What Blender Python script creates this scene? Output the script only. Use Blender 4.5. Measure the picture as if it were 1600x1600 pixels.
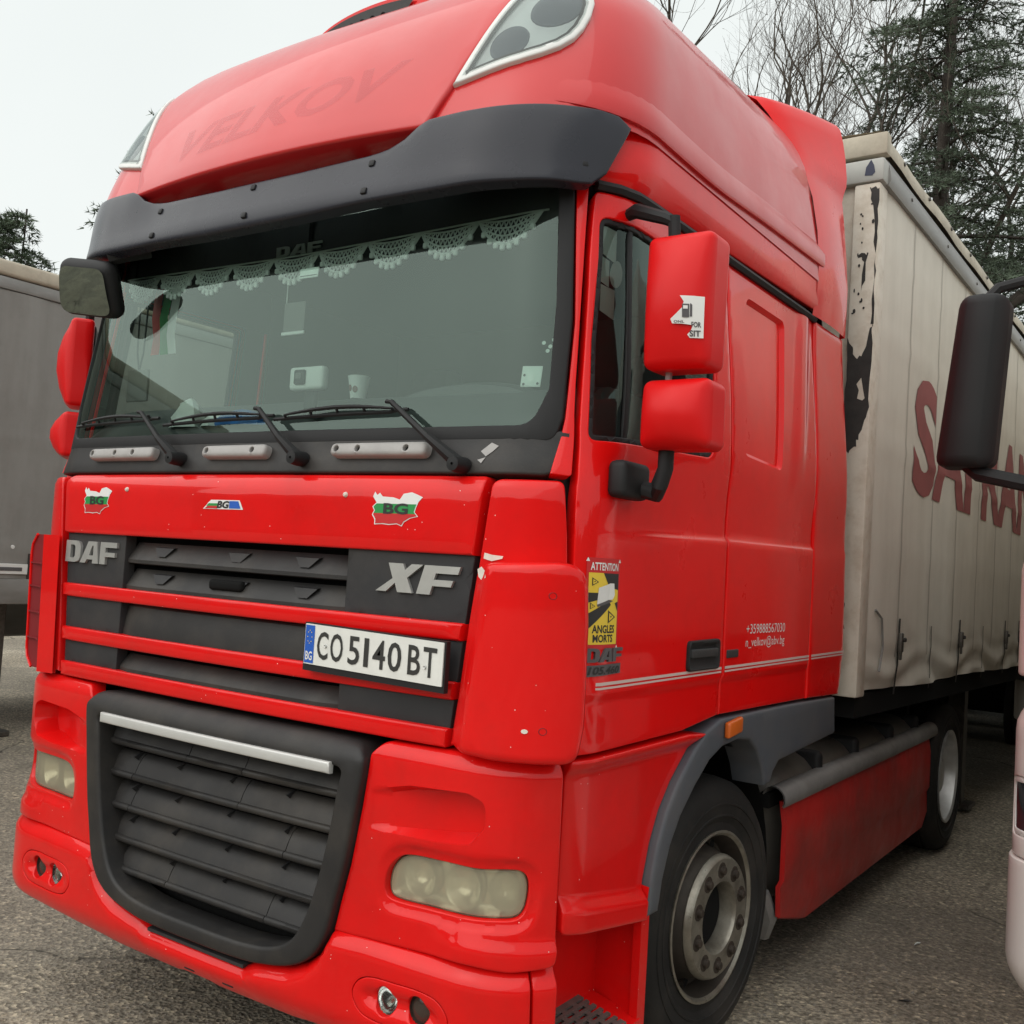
import bpy, bmesh, math, random
import numpy as np
from mathutils import Vector, Matrix, geometry
random.seed(11)
R = math.radians
for o in list(bpy.data.objects): bpy.data.objects.remove(o, do_unlink=True)
scene = bpy.context.scene
COL = scene.collection

# ---------------------------------------------------------------- camera
CAM = (2.61707, -2.22921, 1.71194); YAW, PITCH, ROLL = .598137, .050479, .061269
cd = bpy.data.cameras.new('camera'); cam = bpy.data.objects.new('camera', cd); COL.objects.link(cam)
d = Vector((-math.sin(YAW)*math.cos(PITCH), math.cos(YAW)*math.cos(PITCH), math.sin(PITCH)))
r = Vector((math.cos(YAW), math.sin(YAW), 0)); u = r.cross(d)
rr = math.cos(ROLL)*r + math.sin(ROLL)*u; uu = math.cos(ROLL)*u - math.sin(ROLL)*r
cam.matrix_world = Matrix.Translation(CAM) @ Matrix((rr, uu, -d)).transposed().to_4x4()
cd.sensor_width = 36; cd.sensor_fit = 'HORIZONTAL'; cd.lens = 36*1602.245/1600; cd.clip_start = .05; cd.clip_end = 3000
scene.camera = cam
scene.render.resolution_x = 1024; scene.render.resolution_y = 1024

# ---------------------------------------------------------------- overcast sky, soft sun
SUN_EL, SUN_AZ = R(46), R(200)          # azimuth measured from +Y towards +X
world = bpy.data.worlds.new('World'); scene.world = world; world.use_nodes = True
wn, wl = world.node_tree.nodes, world.node_tree.links; wn.clear()
sky = wn.new('ShaderNodeTexSky'); sky.sky_type = 'NISHITA'; sky.sun_disc = False
sky.sun_elevation = SUN_EL; sky.sun_rotation = SUN_AZ; sky.air_density = 1.5; sky.dust_density = 6
hs = wn.new('ShaderNodeHueSaturation'); hs.inputs['Saturation'].default_value = .25
mx = wn.new('ShaderNodeMixRGB'); mx.inputs['Fac'].default_value = .8; mx.inputs['Color2'].default_value = (7.9, 8.35, 8.15, 1)
bg = wn.new('ShaderNodeBackground'); bg.inputs['Strength'].default_value = .1
wo = wn.new('ShaderNodeOutputWorld')
wt = wn.new('ShaderNodeTexCoord'); wc = wn.new('ShaderNodeTexNoise'); wc.inputs['Scale'].default_value = 1.7; wc.inputs['Detail'].default_value = 5; wc.inputs['Roughness'].default_value = .5   # faint cloud tone
wr = wn.new('ShaderNodeValToRGB'); wr.color_ramp.elements[0].position = .3; wr.color_ramp.elements[0].color = (7.5, 7.95, 7.8, 1); wr.color_ramp.elements[1].position = .7; wr.color_ramp.elements[1].color = (8.3, 8.7, 8.5, 1)
wl.new(wt.outputs['Generated'], wc.inputs['Vector']); wl.new(wc.outputs[0], wr.inputs[0]); wl.new(wr.outputs[0], mx.inputs['Color2'])
wl.new(sky.outputs[0], hs.inputs['Color']); wl.new(hs.outputs[0], mx.inputs['Color1']); wl.new(mx.outputs[0], bg.inputs['Color']); wl.new(bg.outputs[0], wo.inputs['Surface'])
sl = bpy.data.lights.new('sun', 'SUN'); sl.energy = 1.5; sl.angle = R(110); sl.color = (1, .97, .92)
so = bpy.data.objects.new('sun', sl); COL.objects.link(so)
sdir = Vector((math.sin(SUN_AZ)*math.cos(SUN_EL), math.cos(SUN_AZ)*math.cos(SUN_EL), math.sin(SUN_EL)))
so.rotation_euler = sdir.to_track_quat('Z', 'Y').to_euler(); so.location = sdir*40
vs = scene.view_settings; vs.view_transform = 'Standard'; vs.look = 'None'; vs.exposure = .36; vs.gamma = 1; vs.use_curve_mapping = False

# ---------------------------------------------------------------- materials
MATS = {}
def mat(name, base, rough=.5, metal=0., spec=.5, coat=0., var=0., vscale=6., bump=0., bscale=60., dirt=None, dscale=3., dfac=.5, rvar=0., aniso=None, emit=None):
    """Principled material; 'var' shades the base with noise, 'dirt' mixes a second colour in patches."""
    m = bpy.data.materials.new(name); m.use_nodes = True; n, l = m.node_tree.nodes, m.node_tree.links
    p = n['Principled BSDF']; p.inputs['Base Color'].default_value = (*base, 1); p.inputs['Roughness'].default_value = rough
    p.inputs['Metallic'].default_value = metal; p.inputs['Specular IOR Level'].default_value = spec; p.inputs['Coat Weight'].default_value = coat; p.inputs['Coat Roughness'].default_value = .035
    tc = n.new('ShaderNodeTexCoord'); co = tc.outputs['Object']
    if aniso:
        mp = n.new('ShaderNodeMapping'); mp.inputs['Scale'].default_value = aniso; l.new(co, mp.inputs[0]); co = mp.outputs[0]
    col = None
    def noise(sc, det=6, rg=.6):
        t = n.new('ShaderNodeTexNoise'); t.inputs['Scale'].default_value = sc; t.inputs['Detail'].default_value = det; t.inputs['Roughness'].default_value = rg; l.new(co, t.inputs['Vector']); return t
    def ramp(src, a, b, c0=(0, 0, 0, 1), c1=(1, 1, 1, 1)):
        q = n.new('ShaderNodeValToRGB'); q.color_ramp.elements[0].position = a; q.color_ramp.elements[1].position = b
        q.color_ramp.elements[0].color = c0; q.color_ramp.elements[1].color = c1; l.new(src, q.inputs[0]); return q
    if var:
        t = noise(vscale); q = ramp(t.outputs[0], .3, .7, (*[c*(1-var) for c in base], 1), (*[min(1, c*(1+var)) for c in base], 1)); col = q.outputs[0]
    if dirt:
        t = noise(dscale, 8, .68); q = ramp(t.outputs[0], .5-.05, .5+.25)
        mm = n.new('ShaderNodeMixRGB'); mul = n.new('ShaderNodeMath'); mul.operation = 'MULTIPLY'; mul.inputs[1].default_value = dfac
        l.new(q.outputs[0], mul.inputs[0]); l.new(mul.outputs[0], mm.inputs['Fac'])
        if col: l.new(col, mm.inputs['Color1'])
        else: mm.inputs['Color1'].default_value = (*base, 1)
        mm.inputs['Color2'].default_value = (*dirt, 1); col = mm.outputs[0]
    if col: l.new(col, p.inputs['Base Color'])
    if rvar:
        t = noise(vscale*2.3); mr = n.new('ShaderNodeMapRange'); mr.inputs['From Min'].default_value = .3; mr.inputs['From Max'].default_value = .7
        mr.inputs['To Min'].default_value = max(.02, rough-rvar); mr.inputs['To Max'].default_value = min(1, rough+rvar); l.new(t.outputs[0], mr.inputs[0]); l.new(mr.outputs[0], p.inputs['Roughness'])
    if bump:
        t = noise(bscale, 4); b = n.new('ShaderNodeBump'); b.inputs['Strength'].default_value = bump; b.inputs['Distance'].default_value = .01; l.new(t.outputs[0], b.inputs['Height']); l.new(b.outputs[0], p.inputs['Normal'])
    MATS[name] = m
    return m
def nodes_of(m): return m.node_tree.nodes, m.node_tree.links

def chips(m, scale, thr, colour, chance=.5, zmin=None):
    """small round stone chips scattered over a paint material"""
    n, l = nodes_of(m); p = n['Principled BSDF']
    tc = n.new('ShaderNodeTexCoord'); v = n.new('ShaderNodeTexVoronoi'); v.inputs['Scale'].default_value = scale; l.new(tc.outputs['Object'], v.inputs['Vector'])
    lt = n.new('ShaderNodeMath'); lt.operation = 'LESS_THAN'; lt.inputs[1].default_value = thr; l.new(v.outputs['Distance'], lt.inputs[0])
    sp = n.new('ShaderNodeSeparateColor'); l.new(v.outputs['Color'], sp.inputs[0])
    g = n.new('ShaderNodeMath'); g.operation = 'GREATER_THAN'; g.inputs[1].default_value = 1-chance; l.new(sp.outputs[0], g.inputs[0])
    no = n.new('ShaderNodeTexNoise'); no.inputs['Scale'].default_value = 4; l.new(tc.outputs['Object'], no.inputs['Vector'])
    g2 = n.new('ShaderNodeMath'); g2.operation = 'GREATER_THAN'; g2.inputs[1].default_value = .5; l.new(no.outputs[0], g2.inputs[0])
    a = n.new('ShaderNodeMath'); a.operation = 'MULTIPLY'; l.new(lt.outputs[0], a.inputs[0]); l.new(g.outputs[0], a.inputs[1])
    b = n.new('ShaderNodeMath'); b.operation = 'MULTIPLY'; l.new(a.outputs[0], b.inputs[0]); l.new(g2.outputs[0], b.inputs[1])
    mm = n.new('ShaderNodeMixRGB'); l.new(b.outputs[0], mm.inputs['Fac']); mm.inputs['Color2'].default_value = (*colour, 1)
    src = p.inputs['Base Color'].links[0].from_socket if p.inputs['Base Color'].links else None
    if src: l.new(src, mm.inputs['Color1'])
    else: mm.inputs['Color1'].default_value = p.inputs['Base Color'].default_value
    l.new(mm.outputs[0], p.inputs['Base Color'])

RED = (.74, .006, .006)
red = mat('red_paint', RED, .34, spec=.10, coat=.55, var=.05, vscale=2.2, rvar=.07, bump=.015, bscale=9, dirt=(.42, .016, .012), dscale=3.1, dfac=.4)
chips(red, 42, .07, (.75, .5, .47), .35)
redside = mat('red_paint_polished', (.80, .005, .005), .3, spec=.10, coat=.6, var=.05, vscale=1.6, rvar=.05, bump=.012, bscale=3, dirt=(.45, .018, .014), dscale=2.1, dfac=.35)
redroof = mat('red_paint_weathered', (.58, .016, .018), .36, spec=.34, coat=.5, var=.07, vscale=1.4, rvar=.08)
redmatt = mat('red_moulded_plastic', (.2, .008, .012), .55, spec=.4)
redskirt = mat('red_paint_grimy', (.50, .016, .014), .4, var=.12, vscale=2, dirt=(.07, .035, .028), dscale=2.2, dfac=.62, rvar=.1)
ghost = mat('faded_letter_paint', (.44, .12, .15), .5, var=.25, vscale=10); ghost.node_tree.nodes['Principled BSDF'].inputs['Alpha'].default_value = .11
plastic = mat('dark_grey_plastic', (.022, .021, .021), .5, spec=.36, var=.12, vscale=4, bump=.06, bscale=160, rvar=.06, dirt=(.075, .064, .052), dscale=2.8, dfac=.6)
plastic2 = mat('charcoal_plastic', (.026, .026, .028), .6, spec=.4, var=.12, vscale=6, bump=.05, bscale=180, dirt=(.08, .07, .06), dscale=5, dfac=.35)
visorm = mat('sun_visor_plastic', (.024, .025, .034), .28, spec=.34, var=.08, vscale=2, rvar=.06)
archm = mat('wheel_arch_plastic', (.075, .083, .098), .5, spec=.4, var=.1, vscale=3, dirt=(.12, .10, .085), dscale=3, dfac=.4)
black = mat('black_rubber', (.012, .012, .013), .6, spec=.35)
void = mat('black_underside', (.010, .010, .010), .9, spec=.1)
silver = mat('silver_badge', (.52, .52, .5), .32, metal=.55, var=.06, vscale=20)
barm = mat('satin_silver_bar', (.6, .6, .58), .4, metal=.3, var=.05, vscale=8)
handlem = mat('grey_grab_handle', (.36, .345, .335), .5, var=.08, vscale=12, dirt=(.2, .18, .16), dscale=8, dfac=.4)
chrome = mat('chrome_reflector', (.8, .8, .78), .12, metal=1)
reflect2 = mat('dull_reflector', (.62, .61, .54), .28, metal=.75)
white = mat('white_print', (.78, .78, .76), .45)
whitefr = mat('white_lamp_frame', (.7, .7, .68), .4, var=.05, vscale=8)
primer = mat('bare_primer_chip', (.72, .66, .58), .7, var=.1, vscale=30)
yellow = mat('yellow_print', (.78, .56, .045), .45); printblack = mat('black_print', (.02, .02, .02), .5); printred = mat('red_print', (.55, .012, .014), .45)
green = mat('green_print', (.015, .27, .06), .5); blue = mat('blue_print', (.012, .1, .48), .45); greyprint = mat('grey_print', (.09, .085, .09), .5)
platew = mat('plate_white', (.74, .74, .7), .4, var=.05, vscale=25); platek = mat('plate_character', (.03, .03, .028), .45)
tyre = mat('tyre_rubber', (.016, .015, .0145), .75, spec=.3, var=.25, vscale=5, dirt=(.06, .05, .042), dscale=3, dfac=.55, bump=.1, bscale=60)
rimdish = mat('rusty_rim_dish', (.06, .05, .042), .55, metal=.3, var=.25, vscale=12, dirt=(.035, .026, .02), dscale=7, dfac=.7)
rimm = mat('worn_steel_rim', (.27, .25, .21), .36, metal=.6, var=.2, vscale=14, dirt=(.06, .042, .03), dscale=9, dfac=.7, rvar=.1)
rimb = mat('bright_aluminium_rim', (.55, .55, .54), .35, metal=.5, var=.1, vscale=10, dirt=(.2, .18, .16), dscale=6, dfac=.4)
nutm = mat('rusty_wheel_nut', (.05, .038, .03), .6, metal=.4, var=.3, vscale=40)
tankm = mat('dull_tank_metal', (.13, .12, .105), .5, metal=.35, var=.15, vscale=5, dirt=(.06, .05, .042), dscale=3, dfac=.6)
railm = mat('brushed_rail_metal', (.25, .24, .235), .5, metal=.25, var=.12, vscale=7, dirt=(.12, .11, .1), dscale=4, dfac=.5, rvar=.08)
steprb = mat('step_tread_metal', (.13, .11, .10), .6, metal=.3, var=.2, vscale=18)
amber = mat('amber_marker_lens', (.6, .12, .015), .3)
fabric = mat('cab_grey_trim', (.15, .145, .14), .85, spec=.2, var=.08, vscale=5)
dashm = mat('dashboard_plastic', (.075, .078, .08), .6, var=.08, vscale=5)
seatm = mat('seat_cloth', (.16, .16, .165), .9, spec=.1, var=.12, vscale=8)
lacem = mat('white_lace', (.7, .72, .7), .85, spec=.1)
paper = mat('paper_white', (.72, .74, .72), .8, spec=.2); bagb = mat('blue_plastic_bag', (.03, .14, .42), .3, var=.3, vscale=14)
ceil = mat('cab_headlining', (.055, .05, .058), .9, spec=.1)

def glass(name, tint, ior=1.5, dust=.0, dustcol=(.5, .52, .5)):
    m = bpy.data.materials.new(name); m.use_nodes = True; n, l = nodes_of(m); n.clear()
    out = n.new('ShaderNodeOutputMaterial'); t = n.new('ShaderNodeBsdfTransparent'); t.inputs[0].default_value = (*tint, 1)
    g = n.new('ShaderNodeBsdfGlossy'); g.inputs['Roughness'].default_value = .015; g.inputs['Color'].default_value = (.76, .95, .86, 1) if 'wind' in name else (.9, .95, .93, 1)
    f = n.new('ShaderNodeFresnel'); f.inputs['IOR'].default_value = ior
    # same reflection from either side of the sheet
    ge = n.new('ShaderNodeNewGeometry'); mi = n.new('ShaderNodeMix'); mi.data_type = 'FLOAT'; mi.inputs[2].default_value = ior; mi.inputs[3].default_value = 1/ior
    l.new(ge.outputs['Backfacing'], mi.inputs[0]); mi2 = n.new('ShaderNodeMath'); mi2.operation = 'MULTIPLY'; mi2.inputs[1].default_value = 1
    d1 = n.new('ShaderNodeBsdfDiffuse'); d1.inputs[0].default_value = (*dustcol, 1)
    tc = n.new('ShaderNodeTexCoord'); no = n.new('ShaderNodeTexNoise'); no.inputs['Scale'].default_value = 3.5; no.inputs['Detail'].default_value = 7; l.new(tc.outputs['Object'], no.inputs[0])
    mr = n.new('ShaderNodeMapRange'); mr.inputs['From Min'].default_value = .3; mr.inputs['From Max'].default_value = .75; mr.inputs['To Min'].default_value = dust*.5; mr.inputs['To Max'].default_value = dust*1.5; l.new(no.outputs[0], mr.inputs[0])
    m1 = n.new('ShaderNodeMixShader'); l.new(mr.outputs[0], m1.inputs[0]); l.new(t.outputs[0], m1.inputs[1]); l.new(d1.outputs[0], m1.inputs[2])
    m2 = n.new('ShaderNodeMixShader'); l.new(f.outputs[0], m2.inputs[0]); l.new(m1.outputs[0], m2.inputs[1]); l.new(g.outputs[0], m2.inputs[2]); l.new(m2.outputs[0], out.inputs[0])
    MATS[name] = m; return m
windglass = glass('windscreen_glass', (.85, .99, .93), 1.70, .02, (.36, .50, .43))
sideglass = glass('side_window_glass', (.5, .56, .53), 1.5, .01)
lensglass = glass('lamp_glass', (.9, .93, .92), 1.5, .03)
def hazy(name, tint, diff, fac):
    m = bpy.data.materials.new(name); m.use_nodes = True; n, l = nodes_of(m); n.clear()
    out = n.new('ShaderNodeOutputMaterial'); t = n.new('ShaderNodeBsdfTransparent'); t.inputs[0].default_value = (*tint, 1)
    d1 = n.new('ShaderNodeBsdfDiffuse'); d1.inputs[0].default_value = (*diff, 1); tr = n.new('ShaderNodeBsdfTranslucent'); tr.inputs[0].default_value = (*diff, 1)
    a = n.new('ShaderNodeAddShader'); l.new(d1.outputs[0], a.inputs[0]); 
    mt = n.new('ShaderNodeMixShader'); mt.inputs[0].default_value = .3; l.new(d1.outputs[0], mt.inputs[1]); l.new(tr.outputs[0], mt.inputs[2])
    m1 = n.new('ShaderNodeMixShader'); m1.inputs[0].default_value = fac; l.new(t.outputs[0], m1.inputs[1]); l.new(mt.outputs[0], m1.inputs[2])
    g = n.new('ShaderNodeBsdfGlossy'); g.inputs['Roughness'].default_value = .12; f = n.new('ShaderNodeFresnel'); f.inputs['IOR'].default_value = 1.5
    m2 = n.new('ShaderNodeMixShader'); l.new(f.outputs[0], m2.inputs[0]); l.new(m1.outputs[0], m2.inputs[1]); l.new(g.outputs[0], m2.inputs[2]); l.new(m2.outputs[0], out.inputs[0]); n.remove(a)
    MATS[name] = m; return m
lens = hazy('yellowed_headlamp_lens', (.95, .93, .80), (.80, .74, .54), .40)
tint_lens = hazy('smoky_lens', (.5, .42, .36), (.2, .15, .12), .4)

# ---------------------------------------------------------------- mesh helpers
def finish(name, me, mats, parent, angle=38):
    for m in mats: me.materials.append(m)
    bm = bmesh.new(); bm.from_mesh(me)
    for f in bm.faces: f.smooth = True
    ca = math.cos(R(angle))
    for e in bm.edges:
        if len(e.link_faces) == 2 and e.link_faces[0].normal.dot(e.link_faces[1].normal) < ca: e.smooth = False
    bm.to_mesh(me); bm.free()
    o = bpy.data.objects.new(name, me); COL.objects.link(o)
    if parent is not None: setparent(o, parent)
    return o
ORIGIN = {}
def world_of(o):
    m = o.matrix_basis.copy()
    return (world_of(o.parent) @ o.matrix_parent_inverse @ m) if o.parent else m
def setparent(o, p):
    o.parent = p; o.matrix_parent_inverse = world_of(p).inverted()
def thing(name, label, cat, loc=(0, 0, 0), rot=(0, 0, 0), group=None):
    o = bpy.data.objects.new(name, None); COL.objects.link(o); o.location = loc; o.rotation_euler = rot; o.empty_display_size = .2
    return tag(o, label, cat, group)
def tag(o, label=None, cat=None, group=None, kind=None):
    if label: o['label'] = label
    if cat: o['category'] = cat
    if group: o['group'] = group
    if kind: o['kind'] = kind
    return o
def note(o, label): o['label'] = label; return o

class MB:
    """collects shapes into one mesh (one object)"""
    def __init__(s): s.v = []; s.f = []; s.mi = []; s.mats = []
    def m(s, material):
        if material not in s.mats: s.mats.append(material)
        return s.mats.index(material)
    def add(s, vs, fs, material):
        k = len(s.v); i = s.m(material); s.v += [tuple(q) for q in vs]; s.f += [tuple(k+a for a in f) for f in fs]; s.mi += [i]*len(fs); return s
    def box(s, x0, x1, y0, y1, z0, z1, material, fn=None):
        vs = [(x, y, z) for z in (z0, z1) for y in (y0, y1) for x in (x0, x1)]
        if fn: vs = [fn(*q) for q in vs]
        return s.add(vs, [(0, 2, 3, 1), (4, 5, 7, 6), (0, 1, 5, 4), (2, 6, 7, 3), (0, 4, 6, 2), (1, 3, 7, 5)], material)
    def rbox(s, c, size, rad, material, seg=3, fn=None, rot=None, cuts=0):
        bm = bmesh.new(); bmesh.ops.create_cube(bm, size=1)
        for q in bm.verts: q.co = Vector((q.co.x*size[0], q.co.y*size[1], q.co.z*size[2]))
        if cuts: bmesh.ops.subdivide_edges(bm, edges=bm.edges[:], cuts=cuts, use_grid_fill=True)
        es = [e for e in bm.edges if e.calc_face_angle(0) > .5]
        bmesh.ops.bevel(bm, geom=es, offset=rad, segments=seg, profile=.5, affect='EDGES', clamp_overlap=True)
        mtx = Matrix.Translation(c) @ (rot.to_4x4() if rot else Matrix.Identity(4))
        bm.verts.index_update(); vs = []
        for q in bm.verts:
            p = q.co
            if fn: p = Vector(fn(p.x, p.y, p.z))
            vs.append(tuple(mtx @ p))
        s.add(vs, [tuple(w.index for w in f.verts) for f in bm.faces], material); bm.free(); return s
    def tube(s, pts, rad, material, n=8, caps=True):
        pts = [Vector(p) for p in pts]; vs = []; fs = []
        if not hasattr(rad, '__len__'): rad = [rad]*len(pts)
        prev = None
        for i, p in enumerate(pts):
            a = pts[max(i-1, 0)]; b = pts[min(i+1, len(pts)-1)]; t = (b-a).normalized()
            if prev is None:
                q = Vector((0, 0, 1)) if abs(t.z) < .9 else Vector((1, 0, 0)); e1 = t.cross(q).normalized()
            else:
                e1 = (prev - t*prev.dot(t)).normalized()
            prev = e1; e2 = t.cross(e1)
            for j in range(n):
                an = 2*math.pi*j/n; vs.append(p + (e1*math.cos(an)+e2*math.sin(an))*rad[i])
        for i in range(len(pts)-1):
            for j in range(n):
                a = i*n+j; b = i*n+(j+1) % n; fs.append((a, b, b+n, a+n))
        if caps: fs.append(tuple(range(n))[::-1]); fs.append(tuple((len(pts)-1)*n+j for j in range(n)))
        return s.add(vs, fs, material)
    def lathe(s, prof, material, c=(0, 0, 0), axis='X', n=40, closed=False, ang=None):
        """prof: list of (along, radius)"""
        vs = []; fs = []; k = len(prof)
        for i in range(n):
            a = 2*math.pi*i/n; ca, sa = math.cos(a), math.sin(a)
            for (h, q) in prof:
                p = {'X': (h, q*ca, q*sa), 'Y': (q*sa, h, q*ca), 'Z': (q*ca, q*sa, h)}[axis]
                vs.append((c[0]+p[0], c[1]+p[1], c[2]+p[2]))
        for i in range(n):
            for j in range(k-1 if not closed else k):
                a = i*k+j; b = i*k+(j+1) % k; c2 = ((i+1) % n)*k+(j+1) % k; d2 = ((i+1) % n)*k+j
                fs.append((a, b, c2, d2))
        return s.add(vs, fs, material)
    def prism(s, poly, h0, h1, fr, material):
        """poly in 2D extruded from h0 to h1; fr(a,b,h)->xyz"""
        n = len(poly); vs = [fr(a, b, h0) for a, b in poly]+[fr(a, b, h1) for a, b in poly]
        return s.add(vs, [tuple(range(n))[::-1], tuple(range(n, 2*n))]+[(i, (i+1) % n, (i+1) % n+n, i+n) for i in range(n)], material)
    def build(s, name, parent=None, angle=38):
        me = bpy.data.meshes.new(name); me.from_pydata(s.v, [], s.f); me.update()
        for p, i in zip(me.polygons, s.mi): p.material_index = i
        bm = bmesh.new(); bm.from_mesh(me); bmesh.ops.recalc_face_normals(bm, faces=bm.faces[:]); bm.to_mesh(me); bm.free()
        return finish(name, me, s.mats, parent, angle)

def copy_tree(o, parent=None):
    c = o.copy(); COL.objects.link(c); c.parent = parent
    for ch in list(o.children): copy_tree(ch, c)
    return c


def lerp_tab(tab):
    # monotone cubic-ish interpolation through (v,val) pairs (Catmull-Rom with clamped tangents)
    vs=[a for a,_ in tab]; ys=[b for _,b in tab]; n=len(vs)
    d=[(ys[i+1]-ys[i])/(vs[i+1]-vs[i]) for i in range(n-1)]
    m=[d[0]]+[0 if d[i-1]*d[i]<=0 else 2*d[i-1]*d[i]/(d[i-1]+d[i]) for i in range(1,n-1)]+[d[-1]]
    def f(v):
        if v<=vs[0]: return ys[0]+m[0]*(v-vs[0])
        if v>=vs[-1]: return ys[-1]+m[-1]*(v-vs[-1])
        i=0
        while v>vs[i+1]: i+=1
        h=vs[i+1]-vs[i]; u=(v-vs[i])/h
        return ys[i]*(1+2*u)*(1-u)**2+m[i]*h*u*(1-u)**2+ys[i+1]*u*u*(3-2*u)+m[i+1]*h*u*u*(u-1)
    return f
class Surf:
    # wrapped cab shell: t runs round the plan outline from the centre line, v runs up the profile
    def __init__(s,yf,k=.03,r=.27,W=1.245): s.f=[g if callable(g) else (lambda v,g=g:g) for g in (yf,k,r,W)]
    def __call__(s,t,z):
        yf,k,r,W=[g(z) for g in s.f]
        sg=-1 if t<0 else 1; t=abs(t)
        xc=W-r
        for _ in range(4):
            ph=math.atan(2*k*xc); xc=W-r*(1-math.sin(ph))
        if t<=xc: return (sg*t,yf+k*t*t,z)
        y0=yf+k*xc*xc; L=r*(math.pi/2-ph)
        if t<=xc+L:
            th=ph+(t-xc)/r
            return (sg*(xc+r*(math.sin(th)-math.sin(ph))), y0+r*(math.cos(ph)-math.cos(th)), z)
        return (sg*W, y0+r*math.cos(ph)+(t-xc-L), z)
    def normal(s,t,z,e=1e-4):
        a,b=s(t+e,z),s(t-e,z); c,d=s(t,z+e),s(t,z-e)
        u=[a[i]-b[i] for i in range(3)]; w=[c[i]-d[i] for i in range(3)]
        n=[u[1]*w[2]-u[2]*w[1],u[2]*w[0]-u[0]*w[2],u[0]*w[1]-u[1]*w[0]]
        l=math.sqrt(sum(q*q for q in n)) or 1
        return [q/l for q in n]
S_LOW=Surf(-.012)
S_HOOD=Surf(0.)
S_WIND=Surf(lambda z:.068+.125*(z-2.1),W=lerp_tab([(2.0,1.245),(2.1,1.245),(2.75,1.2)]))
S_COWL=Surf(lerp_tab([(1.90,.02),(1.95,.03),(2.07,.062),(2.12,.068)]))
S_DOOR=Surf(lerp_tab([(.3,-.012),(1.2,-.006),(1.7,0.),(1.9,.015),(2.1,.068),(2.8,.155)]),W=lerp_tab([(.3,1.245),(1.95,1.245),(2.1,1.245),(2.75,1.2),(2.9,1.19)]))
S_VIS=Surf(lambda z:-.016+.3*(z-2.79),k=.03,r=.45,W=1.222)
S_ROOF=Surf(lerp_tab([(2.9,.0),(2.97,.021),(3.1,.06),(3.4,.187),(3.55,.30),(3.64,.42),(3.70,.6),(3.74,.9)]),k=.05,r=.40,
  W=lerp_tab([(2.9,1.23),(3.1,1.22),(3.4,1.16),(3.55,1.08),(3.64,.98),(3.7,.85),(3.74,.6)]))

# ---------------------------------------------------------------- panels wrapped on the cab shell
def rpoly(pts, seg=5):
    """polygon with rounded corners: points (a,b) or (a,b,radius)"""
    out = []; n = len(pts)
    for i, p in enumerate(pts):
        rad = p[2] if len(p) > 2 else 0
        P = Vector(p[:2])
        if rad <= 0: out.append(tuple(P)); continue
        A = Vector(pts[i-1][:2])-P; B = Vector(pts[(i+1) % n][:2])-P
        la, lb = A.length, B.length; A.normalize(); B.normalize()
        half = math.acos(max(-1, min(1, A.dot(B))))/2
        dist = min(rad/math.tan(half), la*.49, lb*.49); rad = dist*math.tan(half)
        a = P+A*dist; b = P+B*dist
        for k in range(seg+1):
            w = k/seg; q = a.lerp(P, w).lerp(P.lerp(b, w), w); out.append(tuple(q))
    return out
def spline(pts, seg=6):
    out = []; n = len(pts)
    for i in range(n):
        p0, p1, p2, p3 = (Vector(pts[(i+k-1) % n]) for k in range(4))
        for j in range(seg):
            t = j/seg; out.append(tuple(.5*((2*p1)+(p2-p0)*t+(2*p0-5*p1+4*p2-p3)*t*t+(3*p1-p0-3*p2+p3)*t**3)))
    return out
def dens(poly, res):
    out = []; n = len(poly)
    for i in range(n):
        a, b = Vector(poly[i]), Vector(poly[(i+1) % n]); k = max(1, int(math.ceil((b-a).length/res)))
        for j in range(k): out.append(tuple(a.lerp(b, j/k)))
    return out
def area(p): return sum(p[i-1][0]*p[i][1]-p[i][0]*p[i-1][1] for i in range(len(p)))/2
def ccw(p): return p if area(p) > 0 else p[::-1]
def offs(poly, dd):
    """shift a ccw polygon inwards by dd"""
    out = []; n = len(poly)
    for i in range(n):
        p = Vector(poly[i]); a = (p-Vector(poly[i-1])); b = (Vector(poly[(i+1) % n])-p)
        if a.length < 1e-9: a = b.copy()
        if b.length < 1e-9: b = a.copy()
        a.normalize(); b.normalize(); na = Vector((-a.y, a.x)); nb = Vector((-b.y, b.x)); m = na+nb
        if m.length < 1e-6: m = na
        m.normalize(); c = max(.5, m.dot(na)); out.append(tuple(p+m*(dd/c)))
    return out
def inside(pts, poly):
    pts = np.asarray(pts, float); x, y = pts[:, 0], pts[:, 1]; res = np.zeros(len(pts), bool); n = len(poly)
    for i in range(n):
        x0, y0 = poly[i-1]; x1, y1 = poly[i]
        if y0 == y1: continue
        c = ((y0 > y) != (y1 > y)) & (x < (x1-x0)*(y-y0)/(y1-y0)+x0); res ^= c
    return res
def pdist(pts, poly):
    pts = np.asarray(pts, float); best = np.full(len(pts), 1e9); n = len(poly)
    for i in range(n):
        a = np.array(poly[i-1]); b = np.array(poly[i]); ab = b-a; q = pts-a
        w = np.clip((q@ab)/max(ab@ab, 1e-12), 0, 1); dd = np.linalg.norm(q-w[:, None]*ab, axis=1); best = np.minimum(best, dd)
    return best
def sdf(pts, poly):
    """signed distance, positive inside"""
    dd = pdist(pts, poly); return np.where(inside(pts, poly), dd, -dd)
def sstep(x, a, b):
    t = np.clip((np.asarray(x, float)-a)/(b-a), 0, 1); return t*t*(3-2*t)

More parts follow.
